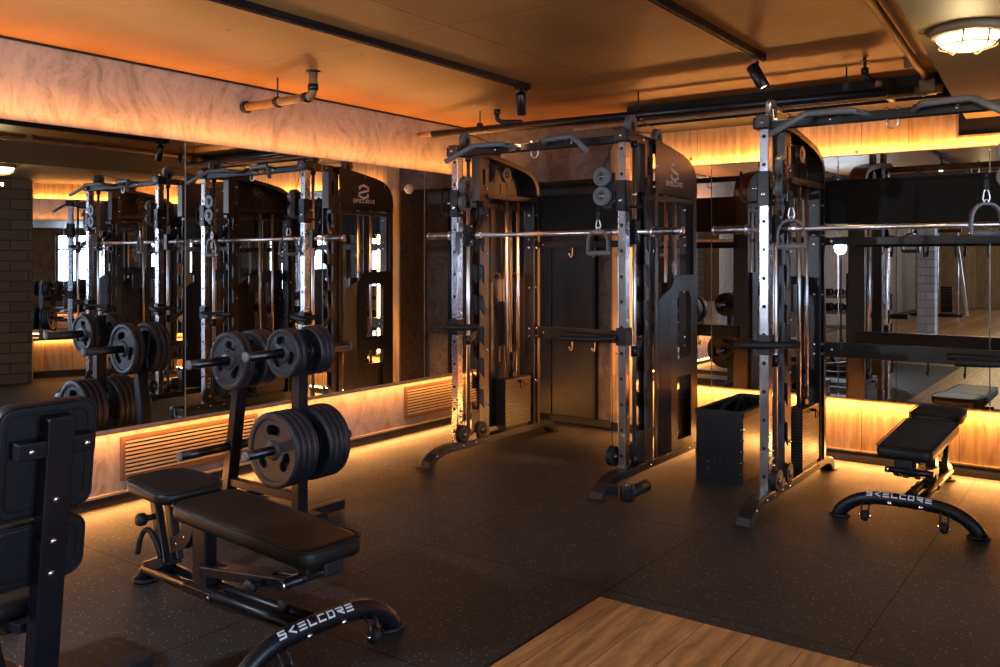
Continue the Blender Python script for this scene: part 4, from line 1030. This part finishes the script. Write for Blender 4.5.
# ---------------------------------------------------------------- storage bin with straps
t = thing('storage_bin', 'black open-topped metal bin of bands and straps between the two machines', 'bin', (-2.11,5.30,0))
mb = MB(); w, d_, h = .155, .80, .44; th = .012
mb.box((0,th/2,h/2),(2*w,th,h)); mb.box((0,d_-th/2,h/2),(2*w,th,h)); mb.box((-w+th/2,d_/2,h/2),(th,d_-2*th,h)); mb.box((w-th/2,d_/2,h/2),(th,d_-2*th,h)); mb.box((0,d_/2,.012),(2*w-2*th,d_-2*th,.024))
mb.build('body','black',t,.002)
mb = MB(); mb.plate(rrect(-w-.006,w+.006,-.006,d_+.006,.008,3),[rrect(-w+.03,w-.03,.035,d_-.03,.006,3)],'z',h-.03,h+.006); mb.build('rim','rubber',t,.002)
mb = MB()
for zz in (.06,.13,.20,.27,.34): mb.bolt((w-.012,0,zz),'-y',.006,.004); mb.bolt((w,.012,zz),'x',.006,.004)
for k in range(9): mb.bolt((-.02+.05*math.sin(k*2.1)-.01,0,.10+.03*math.cos(k*1.7)),'-y',.003,.002)
mb.build('rivet','bolt',t)
for k in range(5):
    mb = MB(); x0 = -2.11+.04*math.sin(k*2.3); y0 = 5.48+.23*k
    pts = smooth_path([(x0-.05,y0-.10,.36),(x0-.02,y0-.03,.46+.02*(k%2)),(x0+.04,y0+.05,.50-.03*(k%3)),(x0+.06,y0+.10,.44),(x0+.03,y0+.14,.34)],4)
    if k < 3:
        mb.tube(pts, .022-.002*k, 10, flat=.45)
        tag(mb.build('resistance_band','rubber'), ['black rubber band looped over the bin, nearest its front rim','black rubber band in the middle of the bin','black rubber band at the back of the bin'][k], 'resistance band','rubber bands in the black bin')

# ---------------------------------------------------------------- things the mirrors show behind the camera
t = thing('ring_light', 'small round ring light on a slim stand, a bright circle in the back mirror', 'ring light', (-3.22,.10,0), .28)
mb = MB(); mb.loop([(.085*math.cos(a),.0,1.57+.085*math.sin(a)) for a in (2*PI*k/40 for k in range(40))],.006,10); mb.build('lamp_tube','tube',t)
mb = MB(); mb.loop([(.085*math.cos(a),-.014,1.57+.085*math.sin(a)) for a in (2*PI*k/40 for k in range(40))],.014,10); mb.build('housing','rubber',t)
mb = MB(); mb.cyl((0,-.014,.25),(0,-.014,1.475),.011,12); st = mb.build('stand_pole','black',t)
for k in range(3):
    a = 2*PI*k/3; mb = MB(); mb.cyl((0,-.03,.30),(.30*math.cos(a),-.03+.30*math.sin(a),.01),.008,8); mb.build('leg','black',st)
l = bpy.data.lights.new('ring_light_lamp','AREA'); l.shape = 'DISK'; l.size = .10; l.energy = 42; l.color = (.78,.87,1.)
lo = bpy.data.objects.new('ring_light_lamp', l); COL.objects.link(lo); lo.location = (-3.22,.115,1.57); lo.rotation_euler = (PI/2, 0, -.12)

t = thing('dumbbell_rack', 'long oak-shelved dumbbell rack against the left wall behind the camera', 'rack', (-3.95,-3.0,0))
for z in (.25,.50,.77):
    mb = MB(); mb.box((0,0,z),(1.40,.36,.045),bev=.004); mb.build('shelf','slatwood',t)
for s in (-1,1):
    mb = MB(); mb.box((s*.70,-.14,.42),(.05,.05,.84)); mb.box((s*.70,.14,.42),(.05,.05,.84)); mb.box((s*.70,0,.03),(.06,.42,.05)); mb.build('side_frame','black',t)
fd = None
for si, z in enumerate((.50,.77)):
    for k in range(8):
        r = (.062 if si else .075)
        if fd is None or k == 0:
            q = thing('dumbbell','x','dumbbell',(0,0,0),0.,'dumbbells on the oak-shelved rack'); fd = q
            mb = MB(); mb.cyl((0,-.06,0),(0,.06,0),.014,12); mb.build('grip','chrome',q)
            for s in (-1,1):
                mb = MB(); mb.lathe([(0,s*.055),(r,s*.055),(r,s*.12),(r*.8,s*.13),(0,s*.13)],(0,0,0),'y',8,False); mb.build('weight_head','rubber',q)
            o = q
        else: o = copy_tree(fd)
        o.location = (-3.95-.60+k*.172, -3.0, z+.0225+r*.925); o.rotation_euler = (0,PI/8,0)
        o['label'] = 'black hexagonal dumbbell on the %s shelf of the rack, %s from its left end' % (('middle','top')[si], ('first','second','third','fourth','fifth','sixth','seventh','eighth')[k])
t = thing('cable_tower', 'tall steel cable tower standing far behind the camera near the oak wall', 'gym machine', (-3.9,-11.5,0))
for x in (-.45,.0,.45):
    mb = MB(); mb.box((x,0,1.05),(.07,.10,2.1),bev=.004); mb.build('post','galv',t)
mb = MB(); mb.box((0,0,2.12),(1.1,.12,.08)); mb.box((0,0,.04),(1.2,.6,.06)); mb.build('frame','black',t)
mb = MB()
for x in (-.22,.22):
    for k in range(16): mb.box((x,0,.12+k*.04),(.26,.12,.034))
mb.build('weight_stack','black',t)
mb = MB(); mb.seg((.45,.05,1.9),(.75,.55,.06),.06,.06,(1,0,0)); mb.build('brace','chrome',t)
